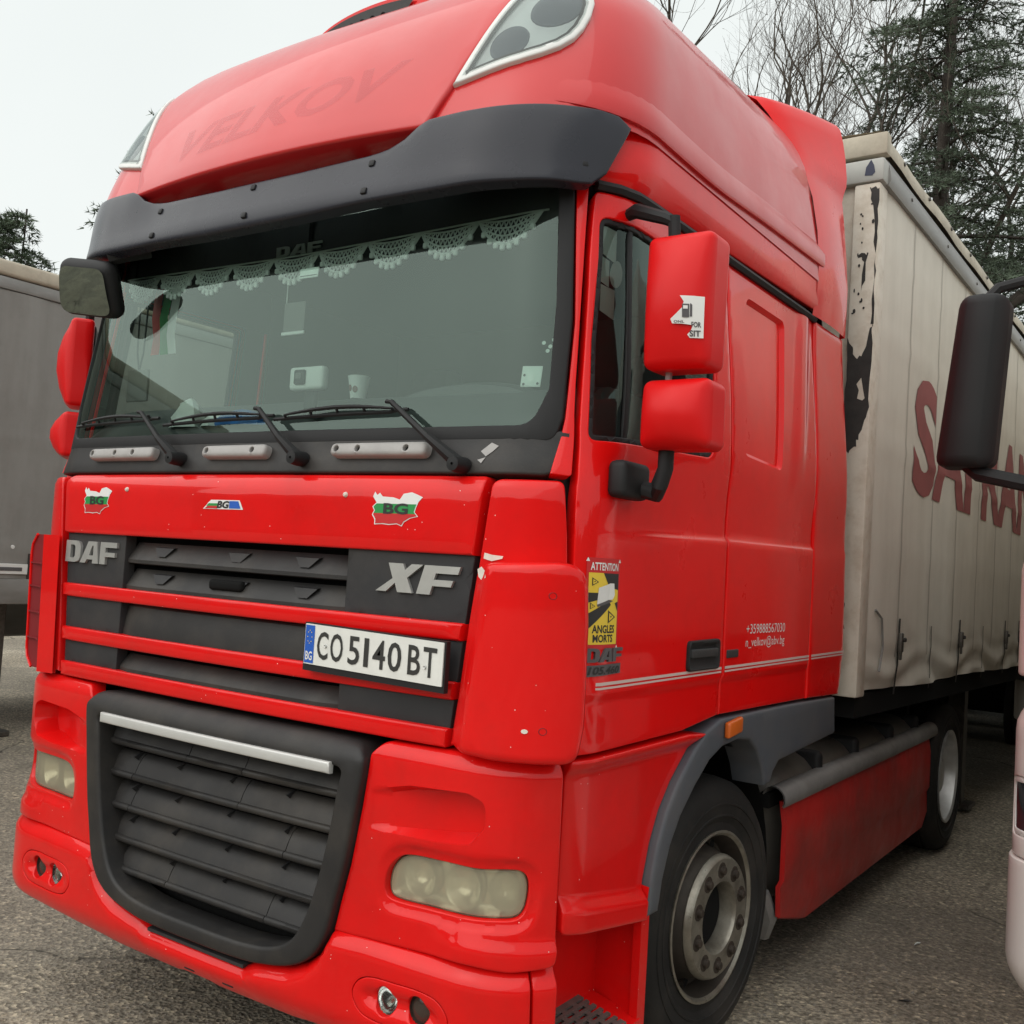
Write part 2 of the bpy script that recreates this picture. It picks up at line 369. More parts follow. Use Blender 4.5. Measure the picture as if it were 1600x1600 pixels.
def patch2d(outer, holes, res, er, her=None, guides=()):
    her = min(er, .004) if her is None else her
    outer = dens(ccw(list(outer)), res); holes = [dens(ccw(list(h)), res*.7) for h in holes]
    pts = []; dep = []; edges = []; loops = []
    for k, lp in enumerate([outer]+holes):
        s = 1 if k == 0 else -1; e_ = er if k == 0 else her
        for dd in ((0, .15, .45, 1.) if e_ > 0 else (0,)):
            q = offs(lp, s*dd*e_) if dd else lp
            i0 = len(pts); pts += q; dep += [e_-math.sqrt(max(0, e_*e_-(e_-dd*e_)**2))]*len(q)
            if dd == 0:
                edges += [(i0+i, i0+(i+1) % len(q)) for i in range(len(q))]; loops.append(list(range(i0, i0+len(q))))
    gl = []
    for line, closed in guides:                      # extra mesh lines where the relief turns
        n = len(line); q = []
        for i in range(n if closed else n-1):
            a, b = Vector(line[i]), Vector(line[(i+1) % n]); k = max(1, int(math.ceil((b-a).length/(res*.8)))); q += [tuple(a.lerp(b, j/k)) for j in range(k)]
        if not closed: q.append(tuple(line[-1]))
        ok = inside(q, outer) & (pdist(q, outer) > er*1.3+.002)
        for h in holes: ok &= ~inside(q, h) & (pdist(q, h) > her*1.3+.002)
        i0 = len(pts); m_ = {}
        for i, (p, o) in enumerate(zip(q, ok)):
            if o: m_[i] = len(pts); pts.append(p); dep.append(0.); gl.append(p)
        for i in range(len(q)):
            j = (i+1) % len(q)
            if (closed or j > i) and i in m_ and j in m_: edges.append((m_[i], m_[j]))
    xs = [p[0] for p in outer]; ys = [p[1] for p in outer]
    g = [(a, b) for b in np.arange(min(ys)+res*.5, max(ys), res) for a in np.arange(min(xs)+res*.5, max(xs), res)]
    if g:
        ok = inside(g, outer) & (pdist(g, outer) > er+res*.35)
        for h in holes: ok &= ~inside(g, h) & (pdist(g, h) > her+res*.35)
        if gl:
            G_ = np.array(gl); cand = np.array(g)
            for c0 in range(0, len(cand), 400):
                dd = np.sqrt(((cand[c0:c0+400, None, :]-G_[None])**2).sum(2)).min(1); ok[c0:c0+400] &= dd > res*.45
        for p, o in zip(g, ok):
            if o: pts.append(p); dep.append(0.)
    V2, E2, F2, ov, oe, of = geometry.delaunay_2d_cdt([Vector(p) for p in pts], edges, [], 0, 1e-7)
    tri = []
    cen = np.array([[sum(V2[i][0] for i in f)/len(f), sum(V2[i][1] for i in f)/len(f)] for f in F2])
    ok = inside(cen, outer)
    for h in holes: ok &= ~inside(cen, h)
    tri = [list(f) for f, o in zip(F2, ok) if o]
    m = {}
    D = [0.]*len(V2); back = {}
    for i, src in enumerate(ov):
        if src: D[i] = max(dep[k] for k in src)
        for k in src: back[k] = i
    loops = [[back[k] for k in lp] for lp in loops]
    loops = [[q for i, q in enumerate(lp) if q != lp[i-1]] for lp in loops]
    out = []
    for f in tri:
        a, b, c = (V2[i] for i in f)
        if (b[0]-a[0])*(c[1]-a[1])-(b[1]-a[1])*(c[0]-a[0]) < 0: f = f[::-1]
        out.append(f)
    return [tuple(v) for v in V2], D, out, loops

def patch(name, S, outer, material, parent, holes=(), res=.04, er=.006, thick=.025, off=0., disp=None, holethick=None, angle=38, her=None, guides=()):
    """a body panel: outline (t,z) wrapped on shell S, rolled edges, turned-in flange, optional relief disp(points)->offset"""
    V2, D, F, loops = patch2d(outer, holes, res, er, her, guides)
    dz = disp(np.array(V2)) if disp else np.zeros(len(V2))
    if callable(off): of = off(np.array(V2))
    else: of = np.full(len(V2), off)
    vs = []; nr = []
    for (t, z), dd, q, o_ in zip(V2, D, dz, of):
        P = Vector(S(t, z)); N = Vector(S.normal(t, z)); nr.append(N); vs.append(P+N*(o_+q-dd))
    fs = list(F)
    for k, lp in enumerate(loops):
        th = thick if k == 0 else (holethick or thick)
        if th <= 0: continue
        i0 = len(vs); n = len(lp)
        for i in lp: vs.append(vs[i]-nr[i]*th)
        for j in range(n):
            a, b = lp[j], lp[(j+1) % n]; A, B = i0+j, i0+(j+1) % n
            fs.append((b, a, A, B) if k == 0 else (a, b, B, A))
    used = sorted({i for f in fs for i in f}); mp = {i: k for k, i in enumerate(used)}
    me = bpy.data.meshes.new(name); me.from_pydata([vs[i] for i in used], [], [tuple(mp[i] for i in f) for f in fs]); me.update()
    return finish(name, me, [material], parent, angle)
def contour(poly, ds): p = ccw(list(poly)); return [(offs(p, d_), True) for d_ in ds]
def mir(poly): return [(-p[0],)+tuple(p[1:]) for p in poly][::-1]

def wrap(S, off=0.):
    def f(t, z, h=0.):
        P = Vector(S(t, z)); return P+Vector(S.normal(t, z))*(off+h)
    return f
def text2d(body, bold=0., shear=0., space=1.):
    c = bpy.data.curves.new('t', 'FONT'); c.body = body; c.offset = bold; c.shear = shear; c.space_character = space; c.resolution_u = 3
    o = bpy.data.objects.new('t', c); COL.objects.link(o); me = bpy.data.meshes.new_from_object(o)
    vs = [(q.co.x, q.co.y) for q in me.vertices]; fs = [tuple(p.vertices) for p in me.polygons]
    bpy.data.objects.remove(o); bpy.data.curves.remove(c); bpy.data.meshes.remove(me)
    x0 = min(v[0] for v in vs); x1 = max(v[0] for v in vs); y0 = min(v[1] for v in vs); y1 = max(v[1] for v in vs)
    return [((x-x0)/(x1-x0), (y-y0)/(y1-y0)) for x, y in vs], fs
def text_into(mb, body, fr, box, material, bold=0., shear=0., space=1., h=0., maxedge=None, slope=0., flat=True):
    """write text into the box (a0,a1,b0,b1) of frame fr(a,b,h)"""
    vs, fs = text2d(body, bold, shear, space); a0, a1, b0, b1 = box
    P = [(a0+u_*(a1-a0), b0+v_*(b1-b0)+slope*u_) for u_, v_ in vs]
    if maxedge:
        bm = bmesh.new(); bv = [bm.verts.new((x, y, 0)) for x, y in P]
        for f in fs:
            try: bm.faces.new([bv[i] for i in f])
            except ValueError: pass
        bmesh.ops.triangulate(bm, faces=bm.faces[:])
        for _ in range(5):
            es = [e for e in bm.edges if e.calc_length() > maxedge]
            if not es: break
            bmesh.ops.subdivide_edges(bm, edges=es, cuts=1); bmesh.ops.triangulate(bm, faces=[f for f in bm.faces if len(f.verts) > 3])
        bm.verts.index_update(); P = [(q.co.x, q.co.y) for q in bm.verts]; fs = [tuple(w.index for w in f.verts) for f in bm.faces]; bm.free()
    mb.add([fr(a, b, h) for a, b in P], fs, material); return mb
def flat(mb, poly, fr, material, h=0., res=None):
    poly = ccw(list(poly))
    if res:
        V2, D, F, lp = patch2d([(a*res[0], b*res[1]) for a, b in poly], [], res[2], 0); mb.add([fr(a/res[0], b/res[1], h) for a, b in V2], F, material); return mb
    mb.add([fr(a, b, h) for a, b in poly], [tuple(range(len(poly)))], material); return mb
def solid(mb, poly, fr, material, h0, h1, holes=()):
    """raised letter with cut-outs"""
    V2, D, F, loops = patch2d(poly, holes, 1., 0); n = len(V2)
    vs = [fr(a, b, h1) for a, b in V2]+[fr(a, b, h0) for a, b in V2]; fs = list(F)
    for lp in loops:
        for j in range(len(lp)): a, b = lp[j], lp[(j+1) % len(lp)]; fs.append((b, a, a+n, b+n))
    mb.add(vs, [tuple(f) for f in fs], material); return mb
def circ(a, b, ra, rb=None, n=20): return [(a+ra*math.cos(2*math.pi*i/n), b+(rb or ra)*math.sin(2*math.pi*i/n)) for i in range(n)]

# ================================================================ ground
def ground_material():
    m = bpy.data.materials.new('worn_asphalt'); m.use_nodes = True; n, l = nodes_of(m); p = n['Principled BSDF']; p.inputs['Roughness'].default_value = .9; p.inputs['Specular IOR Level'].default_value = .25
    tc = n.new('ShaderNodeTexCoord'); co = tc.outputs['Object']
    def noise(sc, det=8, rg=.65):
        t = n.new('ShaderNodeTexNoise'); t.inputs['Scale'].default_value = sc; t.inputs['Detail'].default_value = det; t.inputs['Roughness'].default_value = rg; l.new(co, t.inputs[0]); return t.outputs[0]
    def ramp(src, stops):
        q = n.new('ShaderNodeValToRGB'); e = q.color_ramp.elements
        while len(e) < len(stops): e.new(.5)
        for k, (pos, c) in enumerate(stops): e[k].position = pos; e[k].color = (*c, 1)
        l.new(src, q.inputs[0]); return q.outputs[0]
    def mixc(a, b, fac, mode='MIX'):
        q = n.new('ShaderNodeMixRGB'); q.blend_type = mode
        for k, s in ((1, a), (2, b)):
            if hasattr(s, 'links'): l.new(s, q.inputs[k])
            else: q.inputs[k].default_value = (*s, 1)
        if hasattr(fac, 'links'): l.new(fac, q.inputs[0])
        else: q.inputs[0].default_value = fac
        return q.outputs[0]
    base = ramp(noise(.7), [(.3, (.25, .217, .172)), (.55, (.345, .303, .245)), (.75, (.42, .373, .305))])
    fine = ramp(noise(38, 6, .7), [(.36, (.35, .33, .30)), (.5, (.95, .95, .95)), (.66, (1.6, 1.57, 1.5))])
    col = mixc(base, fine, .85, 'MULTIPLY')
    v = n.new('ShaderNodeTexVoronoi'); v.inputs['Scale'].default_value = 62; l.new(co, v.inputs[0])
    sp = n.new('ShaderNodeSeparateColor'); l.new(v.outputs['Color'], sp.inputs[0])
    stone = ramp(sp.outputs[0], [(.0, (.55, .55, .55)), (.6, (.95, .95, .93)), (.9, (1.25, 1.22, 1.15)), (1., (2.0, 1.95, 1.8))]); col = mixc(col, stone, .8, 'MULTIPLY')
    patchm = ramp(noise(.33, 4, .5), [(.5, (0, 0, 0)), (.53, (1, 1, 1))]); col = mixc(col, (.15, .134, .113), mixc(patchm, (0, 0, 0), .6))
    stain = ramp(noise(1.9, 6), [(.52, (0, 0, 0)), (.72, (1, 1, 1))]); col = mixc(col, (.06, .052, .044), mixc(stain, (0, 0, 0), .6))
    # cracks
    wv = n.new('ShaderNodeMixRGB'); wv.inputs[0].default_value = .34; l.new(co, wv.inputs[1]); tn = n.new('ShaderNodeTexNoise'); tn.inputs['Scale'].default_value = 1.6; tn.inputs['Detail'].default_value = 6; l.new(co, tn.inputs[0]); l.new(tn.outputs['Color'], wv.inputs[2])
    cv = n.new('ShaderNodeTexVoronoi'); cv.feature = 'DISTANCE_TO_EDGE'; cv.inputs['Scale'].default_value = .62; l.new(wv.outputs[0], cv.inputs[0])
    crack = ramp(cv.outputs['Distance'], [(.0, (1, 1, 1)), (.007, (0, 0, 0))]); gate = ramp(noise(.6, 5), [(.48, (0, 0, 0)), (.62, (1, 1, 1))]); cm = mixc(crack, gate, 1., 'MULTIPLY')
    col = mixc(col, (.022, .02, .018), cm); l.new(col, p.inputs['Base Color'])
    b1 = n.new('ShaderNodeBump'); b1.inputs['Strength'].default_value = .55; b1.inputs['Distance'].default_value = .012; l.new(v.outputs['Distance'], b1.inputs['Height'])
    b2 = n.new('ShaderNodeBump'); b2.inputs['Strength'].default_value = .6; b2.inputs['Distance'].default_value = .02; b2.invert = True; l.new(cm, b2.inputs['Height']); l.new(b1.outputs[0], b2.inputs['Normal'])
    b3 = n.new('ShaderNodeBump'); b3.inputs['Strength'].default_value = .6; b3.inputs['Distance'].default_value = .02; l.new(noise(14, 6), b3.inputs['Height']); l.new(b2.outputs[0], b3.inputs['Normal']); l.new(b3.outputs[0], p.inputs['Normal'])
    MATS['worn_asphalt'] = m; return m
asph = ground_material()
g = MB(); K = 600; vs = []; N = 24
xs = [-K, -150, -60]+[-24+48*i/N for i in range(N+1)]+[60, 150, K]; rng = random.Random(3)
for j, y in enumerate(xs):
    for i, x in enumerate(xs): vs.append((x, y+4, 0 if max(abs(x), abs(y)) > 20 else 0))
n_ = len(xs); g.add(vs, [(j*n_+i, j*n_+i+1, (j+1)*n_+i+1, (j+1)*n_+i) for j in range(n_-1) for i in range(n_-1)], asph)
tag(g.build('ground'), kind='structure')
# unseen bank added all round, puts a dark horizon band into paint reflections
hm_ = mat('reflection_bank_green', (.045, .05, .036), .95, spec=.1, var=.5, vscale=.35)
m = MB(); n = 180; rings = [(44, -.5), (47, 2.5), (52, 5.5), (60, 8), (80, 9.5), (140, 10)]; rg_ = random.Random(77); V = []
for k, (rad, h) in enumerate(rings):
    for i in range(n):
        a = 6.28319*i/n; j = rg_.uniform(-1, 1); V.append((math.cos(a)*(rad+j*2), 8+math.sin(a)*(rad+j*2), h*(1+.10*math.sin(5*a+1)+.12*math.sin(11*a))+(rg_.uniform(-1.1, 1.1) if k > 0 else 0)))
m.add(V, [(k*n+i, k*n+(i+1) % n, (k+1)*n+(i+1) % n, (k+1)*n+i) for k in range(len(rings)-1) for i in range(n)], hm_); tag(m.build('reflection_bank', None, 5), kind='structure')

# ================================================================ red tractor
T = thing('tractor_truck', 'red high-roof tractor truck with dark grille and grey sun visor', 'truck', (0, 1.2, 0))

# ---- front bumper, upper halves with headlamps
def edge_hood(z): return .907+(.98-.907)*(z-1.2)/.75
HL = spline([(.740, .80), (.748, .845), (.78, .882), (.83, .896), (.94, .899), (1.04, .900), (1.12, .907), (1.162, .904), (1.183, .880), (1.186, .84), (1.176, .80), (1.15, .779), (1.09, .772), (1.0, .766), (.88, .764), (.79, .762), (.752, .77)], 5)
RC = rpoly([(.672, 1.052, .02), (.81, 1.083, .1), (1.0, 1.093, .04), (1.05, 1.075, .03), (1.055, 1.015, .04), (1.015, .963, .03), (.92, .952, .1), (.672, .944, .01)])
UP = rpoly([(.663, 1.15, .03), (.70, 1.19, .05), (1.262, 1.2, .03), (1.268, .70), (1.262, .662, .03), (1.14, .650, .2), (1.04, .656, .2), (.572, .636), (.59, .72), (.617, .83), (.645, 1.0)])
def bump_disp(sg):
    def f(P):
        P = P.copy(); P[:, 0] *= sg
        t, z = P[:, 0], P[:, 1]
        o = -.035*np.clip((z-1.145)/.055, 0, 1)**2                                     # rolls back under the bonnet
        s = sdf(P, RC); depth = sstep(t, .67, 1.0)*.075+.006
        o -= depth*sstep(s, -.002, .014)
        h = sdf(P, HL); o -= .012*sstep(h, -.034, -.012)*sstep(t, .70, .78)           # shallow pocket round the lamp
        o += .014*sstep(z, .735, .69)*sstep(t, .86, 1.05)                              # chin at the corner
        b = sdf(P, [(.935, .742), (.985, .742), (.985, .70), (.935, .70)]); o -= .003*(sstep(b, -.004, 0)-sstep(b, .002, .005))
        return o
    return f
for sg in (1, -1):
    pl = UP if sg > 0 else mir(UP); hl = HL if sg > 0 else mir(HL)
    b = patch('bumper_panel', S_LOW, pl, red, T, holes=[hl], res=.011, er=.006, thick=.05, holethick=.055, disp=bump_disp(sg),
              guides=contour(dens(RC if sg > 0 else mir(RC), .012), (-.002, .006, .014))+contour(hl, (-.036, -.026, -.014)))
    lamp = patch('headlight', S_LOW, offs(ccw(list(hl)), .003), lens, T, res=.02, er=.006, thick=.03, off=-.028)
    note(lamp, 'yellowed headlight lens set into red bumper')
    # reflector bowls and back of the lamp
    bb = MB(); fr = wrap(S_LOW)
    back = offs(ccw(list(hl)), .002)
    V2, D, F, lp = patch2d(back, [], .03, 0); bb.add([fr(a, c, -.085) for a, c in V2], F, reflect2); i0 = len(bb.v)
    L = lp[0]; bb.add([fr(*V2[i], -.085) for i in L]+[fr(*V2[i], -.03) for i in L], [(j, (j+1) % len(L), (j+1) % len(L)+len(L), j+len(L)) for j in range(len(L))], reflect2)
    bb.build('lamp_bowl', lamp)
    for (t0, z0, r0, mm) in ((.83, .828, .052, reflect2), (.975, .832, .060, reflect2), (1.115, .84, .052, reflect2)):
        rb = MB(); C = fr(sg*t0, z0, -.08); ring = []
        prof = [(0., .02), (-.0, .3), (.012, .6), (.03, .9), (.034, 1.0), (.026, 1.04), (.0, 1.04)]
        vs = []; fs = []; n = 24
        for h, q in prof:
            for j in range(n):
                a = 2*math.pi*j/n; vs.append(fr(sg*t0+r0*q*math.cos(a)*sg, z0+r0*q*math.sin(a), -.08+h))
        for i in range(len(prof)-1):
            for j in range(n): fs.append((i*n+j, i*n+(j+1) % n, (i+1)*n+(j+1) % n, (i+1)*n+j))
        fs.append(tuple(range(n))); rb.add(vs, fs, mm)
        if t0 > 1.1:
            for q in range(11): rb.box(-1, 1, -1, 1, -1, 1, reflect2, fn=lambda x, y, z, q=q: fr(sg*(t0-.042+q*.0084+x*.0012), z0+z*.044*math.sqrt(1-((q-5)/6.2)**2), -.046+y*.001))
        rb.build('reflector', lamp)

# ---- lower bumper with fog lamps
CUT = [(.572, .640), (.556, .61), (.527, .560), (.48, .522), (.416, .494), (.33, .478), (.27, .470), (.235, .448)]
PODC = [(.668, .475, .05), (.70, .548, .04), (.76, .557, .05), (.94, .560, .06), (1.0, .52, .05), (.985, .462, .05), (.93, .44, .05), (.72, .442, .04)]
POD = spline([(.672, .495), (.69, .535), (.735, .555), (.82, .559), (.90, .560), (.96, .548), (.995, .51), (.985, .468), (.94, .445), (.84, .440), (.75, .441), (.70, .455)], 4)
LOWP = rpoly(mir(CUT)+[(0, .444)][:0]+[]) if False else None
rightcut = CUT; leftcut = [(-a, b) for a, b in CUT][::-1]
LOWP = [(-.06, .352), (.06, .352), (.10, .342), (.42, .342), (.5, .352), (.95, .375), (1.15, .40), (1.206, .408), (1.200, .52), (1.196, .645), (1.16, .646), (1.04, .651)]+rightcut+leftcut+[(-1.04, .651), (-1.16, .646), (-1.196, .645), (-1.200, .52), (-1.206, .408), (-1.15, .40), (-.95, .375), (-.5, .352), (-.42, .342), (-.10, .342)]
def low_disp(P):
    t, z = np.abs(P[:, 0]), P[:, 1]
    top = np.interp(t, [0, .235, .27, .416, .48, .527, .572, .7, 1.3], [.446, .448, .47, .494, .522, .56, .64, .648, .65])
    o = -.034*np.clip((z-(top-.045))/.045, 0, 1)**1.6
    o -= .05*np.clip((.44-z)/.1, 0, 1)**2
    o -= .028*sstep(t, 1.14, 1.16)*sstep(z, .55, .60)*0
    return o
lowb = patch('lower_bumper', S_LOW, LOWP, red, T, holes=[POD, mir(POD)], res=.016, er=.006, her=.002, thick=.06, off=.024, disp=low_disp)
fr = wrap(S_LOW, .024)
for t0 in (-.02, .16): slots = MB(); slots.rbox(fr(t0, .372, -.028), (.05, .012, .008), .003, black); slots.build('tow_slot', lowb)
for sg in (1, -1):
    q = [(1.2115, .409), (1.27, .42), (1.272, .658), (1.2025, .648)]
    patch('bumper_end_cap', S_LOW, q if sg > 0 else mir(q), red, T, res=.02, er=.005, thick=.05, off=.016, disp=low_disp)
for sg in (1, -1):
    q = offs(ccw(POD if sg > 0 else mir(POD)), .0025); f1 = [(.784, .5, .040), (.893, .503, .040)]
    hs_ = [circ(sg*a, b, r_*.85, r_) for a, b, r_ in f1]
    def pod_disp(P, sg=sg):
        o = low_disp(P); dd = np.minimum(*[np.hypot((P[:, 0]-sg*a)/.85, P[:, 1]-b) for a, b, _ in f1]); s = sdf(P, offs(ccw(POD if sg > 0 else mir(POD)), .035))
        return o-.016*sstep(s, -.012, .02)
    pod = patch('fog_lamp_panel', S_LOW, q, red, T, holes=hs_, res=.012, er=.002, her=.004, thick=.02, off=.024, disp=pod_disp, holethick=.035)
    for k, (a, b, r_) in enumerate(f1):
        fl = MB(); fr = wrap(S_LOW, .010)
        prof = [(-.045, .05), (-.045, .4), (-.03, .8), (-.012, .98), (-.005, 1.0), (-.005, 1.06), (-.03, 1.1)]; n = 24; vs = []; fs = []
        for h, qq in prof:
            for j in range(n): an = 2*math.pi*j/n; vs.append(fr(sg*a+r_*.84*qq*math.cos(an)*sg, b+r_*qq*math.sin(an), h))
        for i in range(len(prof)-1):
            for j in range(n): fs.append((i*n+j, i*n+(j+1) % n, (i+1)*n+(j+1) % n, (i+1)*n+j))
        fs.append(tuple(range(n))); fl.add(vs, fs, chrome if k == 0 else nutm)
        dome = [fr(sg*a+r_*.8*q2*math.cos(2*math.pi*j/16), b+r_*.95*q2*math.sin(2*math.pi*j/16), -.012+.010*(1-q2*q2)) for q2 in (1, .66, .33) for j in range(16)]+[fr(sg*a, b, -.002)]
        fl.add(dome, [(i*16+j, i*16+(j+1) % 16, (i+1)*16+(j+1) % 16, (i+1)*16+j) for i in range(2) for j in range(16)]+[(32+j, 32+(j+1) % 16, 48) for j in range(16)], lensglass if k == 0 else tint_lens)
        fl.build('fog_lamp', pod)

# ---- central lower grille
GO = [(.595, 1.178), (.645, 1.15), (.657, 1.11), (.640, 1.0), (.612, .83), (.585, .72), (.560, .625), (.522, .562), (.475, .524), (.41, .498), (.33, .482), (.25, .472)]
GI = [(.575, 1.092), (.567, 1.04), (.545, .9), (.513, .76), (.475, .65), (.425, .578), (.345, .54), (.24, .525)]
outer = [(-a, b) for a, b in GO[::-1]][::1]
TX = [.4, .2, 0., -.2, -.4]
outer = GO[::-1]+[(a, 1.182) for a in TX]+[(-a, b) for a, b in GO]+[(a, .468) for a in (-.12, 0., .12)]
inner = GI[::-1]+[(.53, 1.103)]+[(a, 1.105) for a in TX]+[(-.53, 1.103)]+[(-a, b) for a, b in GI]+[(a, .521) for a in (-.12, 0., .12)]
gf = patch('lower_grille_frame', S_LOW, spline(outer, 4), plastic, T, holes=[spline(inner, 4)], res=.03, er=.014, her=.012, thick=.09, holethick=.10, off=.028,
           disp=lambda P: -.045*np.clip((P[:, 1]-1.118)/.064, 0, 1)**2, guides=[([(-.62+.04*i, z_) for i in range(32)], False) for z_ in (1.125, 1.14, 1.155)])
bk = MB(); bk.box(-.62, .62, .11, .115, .46, 1.16, void); bk.build('grille_backing', T)
gw = lerp_tab(sorted((b, a) for a, b in GI))
rng = random.Random(5)
joints = [[-.14, .13], [-.42, .12], [-.43, .33], [], [-.20, .27]]
for k, z0 in enumerate((1.0, .893, .785, .677, .578)):
    sm = MB(); w = gw(z0+.03)+.012
    prof = [(.034, -.004), (.016, -.003), (.009, .004), (.009, .014), (.016, .020), (.021, .020), (.024, .028), (.034, .050), (.048, .071), (.064, .084), (.074, .082), (.056, .05), (.044, .02)]
    cuts = [-w]+joints[k]+[w]
    for a, b in zip(cuts[:-1], cuts[1:]):
        n = len(prof); L = []; st = 6
        for i in range(st+1):
            x = a+.0015+(b-a-.003)*i/st
            L += [(x, .03*x*x+y+rng.uniform(-.0006, .0006), z0+z) for y, z in prof]
        sm.add(L, [(i*n+j, i*n+(j+1) % n, (i+1)*n+(j+1) % n, (i+1)*n+j) for i in range(st) for j in range(n)]+[tuple(range(n)), tuple(st*n+j for j in range(n))], plastic)
    for x in (-.44, -.21, .05, .31):          # little gussets under the slat above
        if abs(x) < w-.03: sm.add([(x-.002, .075, z0+.09), (x-.002, .03, z0+.075), (x-.002, .075, z0+.04), (x+.004, .075, z0+.09), (x+.004, .03, z0+.075), (x+.004, .075, z0+.04)], [(0, 1, 2), (3, 5, 4), (0, 3, 4, 1), (1, 4, 5, 2)], plastic2)
    sm.build('grille_slat', T, 50)
tb = MB(); fr = wrap(S_LOW, .02)
P_ = [(-.545, 1.079), (.545, 1.079), (.545, 1.113), (-.545, 1.113)]
V2, D, F, lp = patch2d(P_, [], .05, .006); nn = len(V2)
tb.add([fr(a, b, .02-dd) for (a, b), dd in zip(V2, D)]+[fr(*V2[i], 0) for i in lp[0]], F+[(lp[0][(j+1) % len(lp[0])], lp[0][j], nn+j, nn+(j+1) % len(lp[0])) for j in range(len(lp[0]))], barm)
note(tb.build('trim_bar', T), 'satin silver trim bar across lower grille')
lipm = MB(); lipm.add([(x, y, z) for x in (-.23, .23) for y, z in ((-.02, .452), (.10, .462), (.10, .452), (-.02, .442))], [(0, 1, 5, 4), (3, 7, 6, 2), (0, 4, 7, 3), (0, 3, 2, 1), (4, 5, 6, 7)], plastic2); lipm.build('grille_step', T)

# ---- bonnet flap: red panel, dark grille rows, red bars
ZR = [(1.949, 1.728), (1.541, 1.492), (1.380, 1.330), (1.253, 1.2)]
hp = [(-edge_hood(1.728), 1.728), (edge_hood(1.728), 1.728), (edge_hood(1.949), 1.949, .02), (-edge_hood(1.949), 1.949, .03)]
def hood_disp(P): return -.030*np.clip((P[:, 1]-1.905)/.045, 0, 1)**2
hood = patch('bonnet_panel', S_HOOD, rpoly(hp), red, T, res=.03, er=.007, thick=.05, disp=hood_disp)
for za, zb in ZR[1:]:
    q = [(-edge_hood(zb), zb), (edge_hood(zb), zb), (edge_hood(za), za), (-edge_hood(za), za)]
    patch('grille_bar', S_HOOD, rpoly([(*p, .006) for p in q]), red, T, res=.05, er=.008, thick=.045)
bk = MB(); bk.box(-.9, .9, .09, .095, 1.2, 1.74, void); bk.build('grille_backing', T)
VL, VR = -.575, .503
rows = [(1.728, 1.541), (1.492, 1.380), (1.330, 1.253)]
for k, (za, zb) in enumerate(rows):
    for a, b, nm in ((None, VL, 'grille_panel'), (VR, None, 'grille_panel')):
        q = [(-edge_hood(zb)+.002 if a is None else a, zb-.006), (edge_hood(zb)-.002 if b is None else b, zb-.006), (edge_hood(za)-.002 if b is None else b, za+.006), (-edge_hood(za)+.002 if a is None else a, za+.006)]
        gp = patch(nm, S_HOOD, q, plastic2, T, res=.05, er=.003, thick=.04, off=-.016)
        if k == 0 and a is None: panel_daf = gp
        if k == 0 and b is None: panel_xf = gp
    # louvres between the flat end panels
    lv = MB(); nl = 2 if k == 0 else 1; hh = (za-zb)/nl
    for i in range(nl):
        z0 = zb+i*hh; x0, x1 = VL+.002, VR-.002
        if k == 1: prof = [(.03, -.006), (.012, .0), (.012, .012), (.02, .06), (.03, .1), (.05, .12), (.06, .06)]
        else: prof = [(.03, -.004), (.010, .0), (.010, .012), (.018, .024), (.05, hh*.78), (.065, hh*.76), (.045, .02)]
        n = 7; L = []; st = 14
        for s_ in range(st+1):
            x = x0+(x1-x0)*s_/st; e = min(1, min(x-x0, x1-x)/.05); dep_ = 0
            L += [(x, .03*x*x+y+(1-e)**2*.02, z0+z) for y, z in prof]
        lv.add(L, [(p*n+j, p*n+(j+1) % n, (p+1)*n+(j+1) % n, (p+1)*n+j) for p in range(st) for j in range(n)]+[tuple(range(n)), tuple(st*n+j for j in range(n))], plastic)
        if k == 0:
            for x in (-.36, .02, .33):
                lv.add([(x+sx*w_, y, z0+z) for sx, w_, y, z in ((-1, .05, .03, hh*.62), (1, .05, .03, hh*.62), (1, .02, .018, hh*.3), (-1, .02, .018, hh*.3), (-1, .05, .07, hh*.7), (1, .05, .07, hh*.7))], [(0, 1, 2, 3), (0, 4, 5, 1)], plastic2)
    lv.build('grille_louvre', T, 30)
mouth = MB(); mouth.rbox((-.02, .025, 1.585), (.16, .03, .035), .012, void); mouth.build('latch_opening', T)

# raised letters
def poly_letters(mb, fr, letters, box, material, h0, h1):
    a0, a1, b0, b1 = box
    for pl, hl in letters:
        f = lambda P: [(a0+x*(a1-a0), b0+y*(b1-b0)) for x, y in P]
        solid(mb, f(pl), fr, material, h0, h1, [f(h) for h in hl])
DAF = [([(0, 0), (.2, 0), (.27, .08), (.30, .3), (.30, .75), (.27, .93), (.2, 1), (0, 1)], [[(.095, .2), (.095, .8), (.16, .8), (.19, .72), (.19, .28), (.16, .2)]]),
       ([(.30, 0), (.40, 0), (.44, .17), (.55, .17), (.545, 0), (.66, 0), (.62, 1), (.45, 1)], [[(.475, .36), (.53, .80), (.555, .80), (.555, .36)]]),
       ([(.69, 0), (.79, 0), (.79, .34), (.97, .34), (.97, .54), (.79, .54), (.79, .76), (1, .76), (1, 1), (.69, 1)], [])]
XF = [([(0, .0), (.13, .0), (.235, .32), (.27, .0), (.45, .0), (.38, .52), (.565, 1), (.43, 1), (.35, .78), (.325, 1), (.145, 1), (.205, .47)], []),
      ([(.50, 0), (.66, 0), (.685, .3), (.90, .3), (.925, .52), (.70, .52), (.72, .74), (.975, .74), (1, 1), (.585, 1)], [])]
XF = [(pl, hl) for pl, hl in XF]
fr = wrap(S_HOOD, -.016)
b = MB(); poly_letters(b, fr, DAF, (-.945, -.612, 1.620, 1.700), silver, 0, .010); note(b.build('maker_badge', panel_daf), 'silver DAF letters')
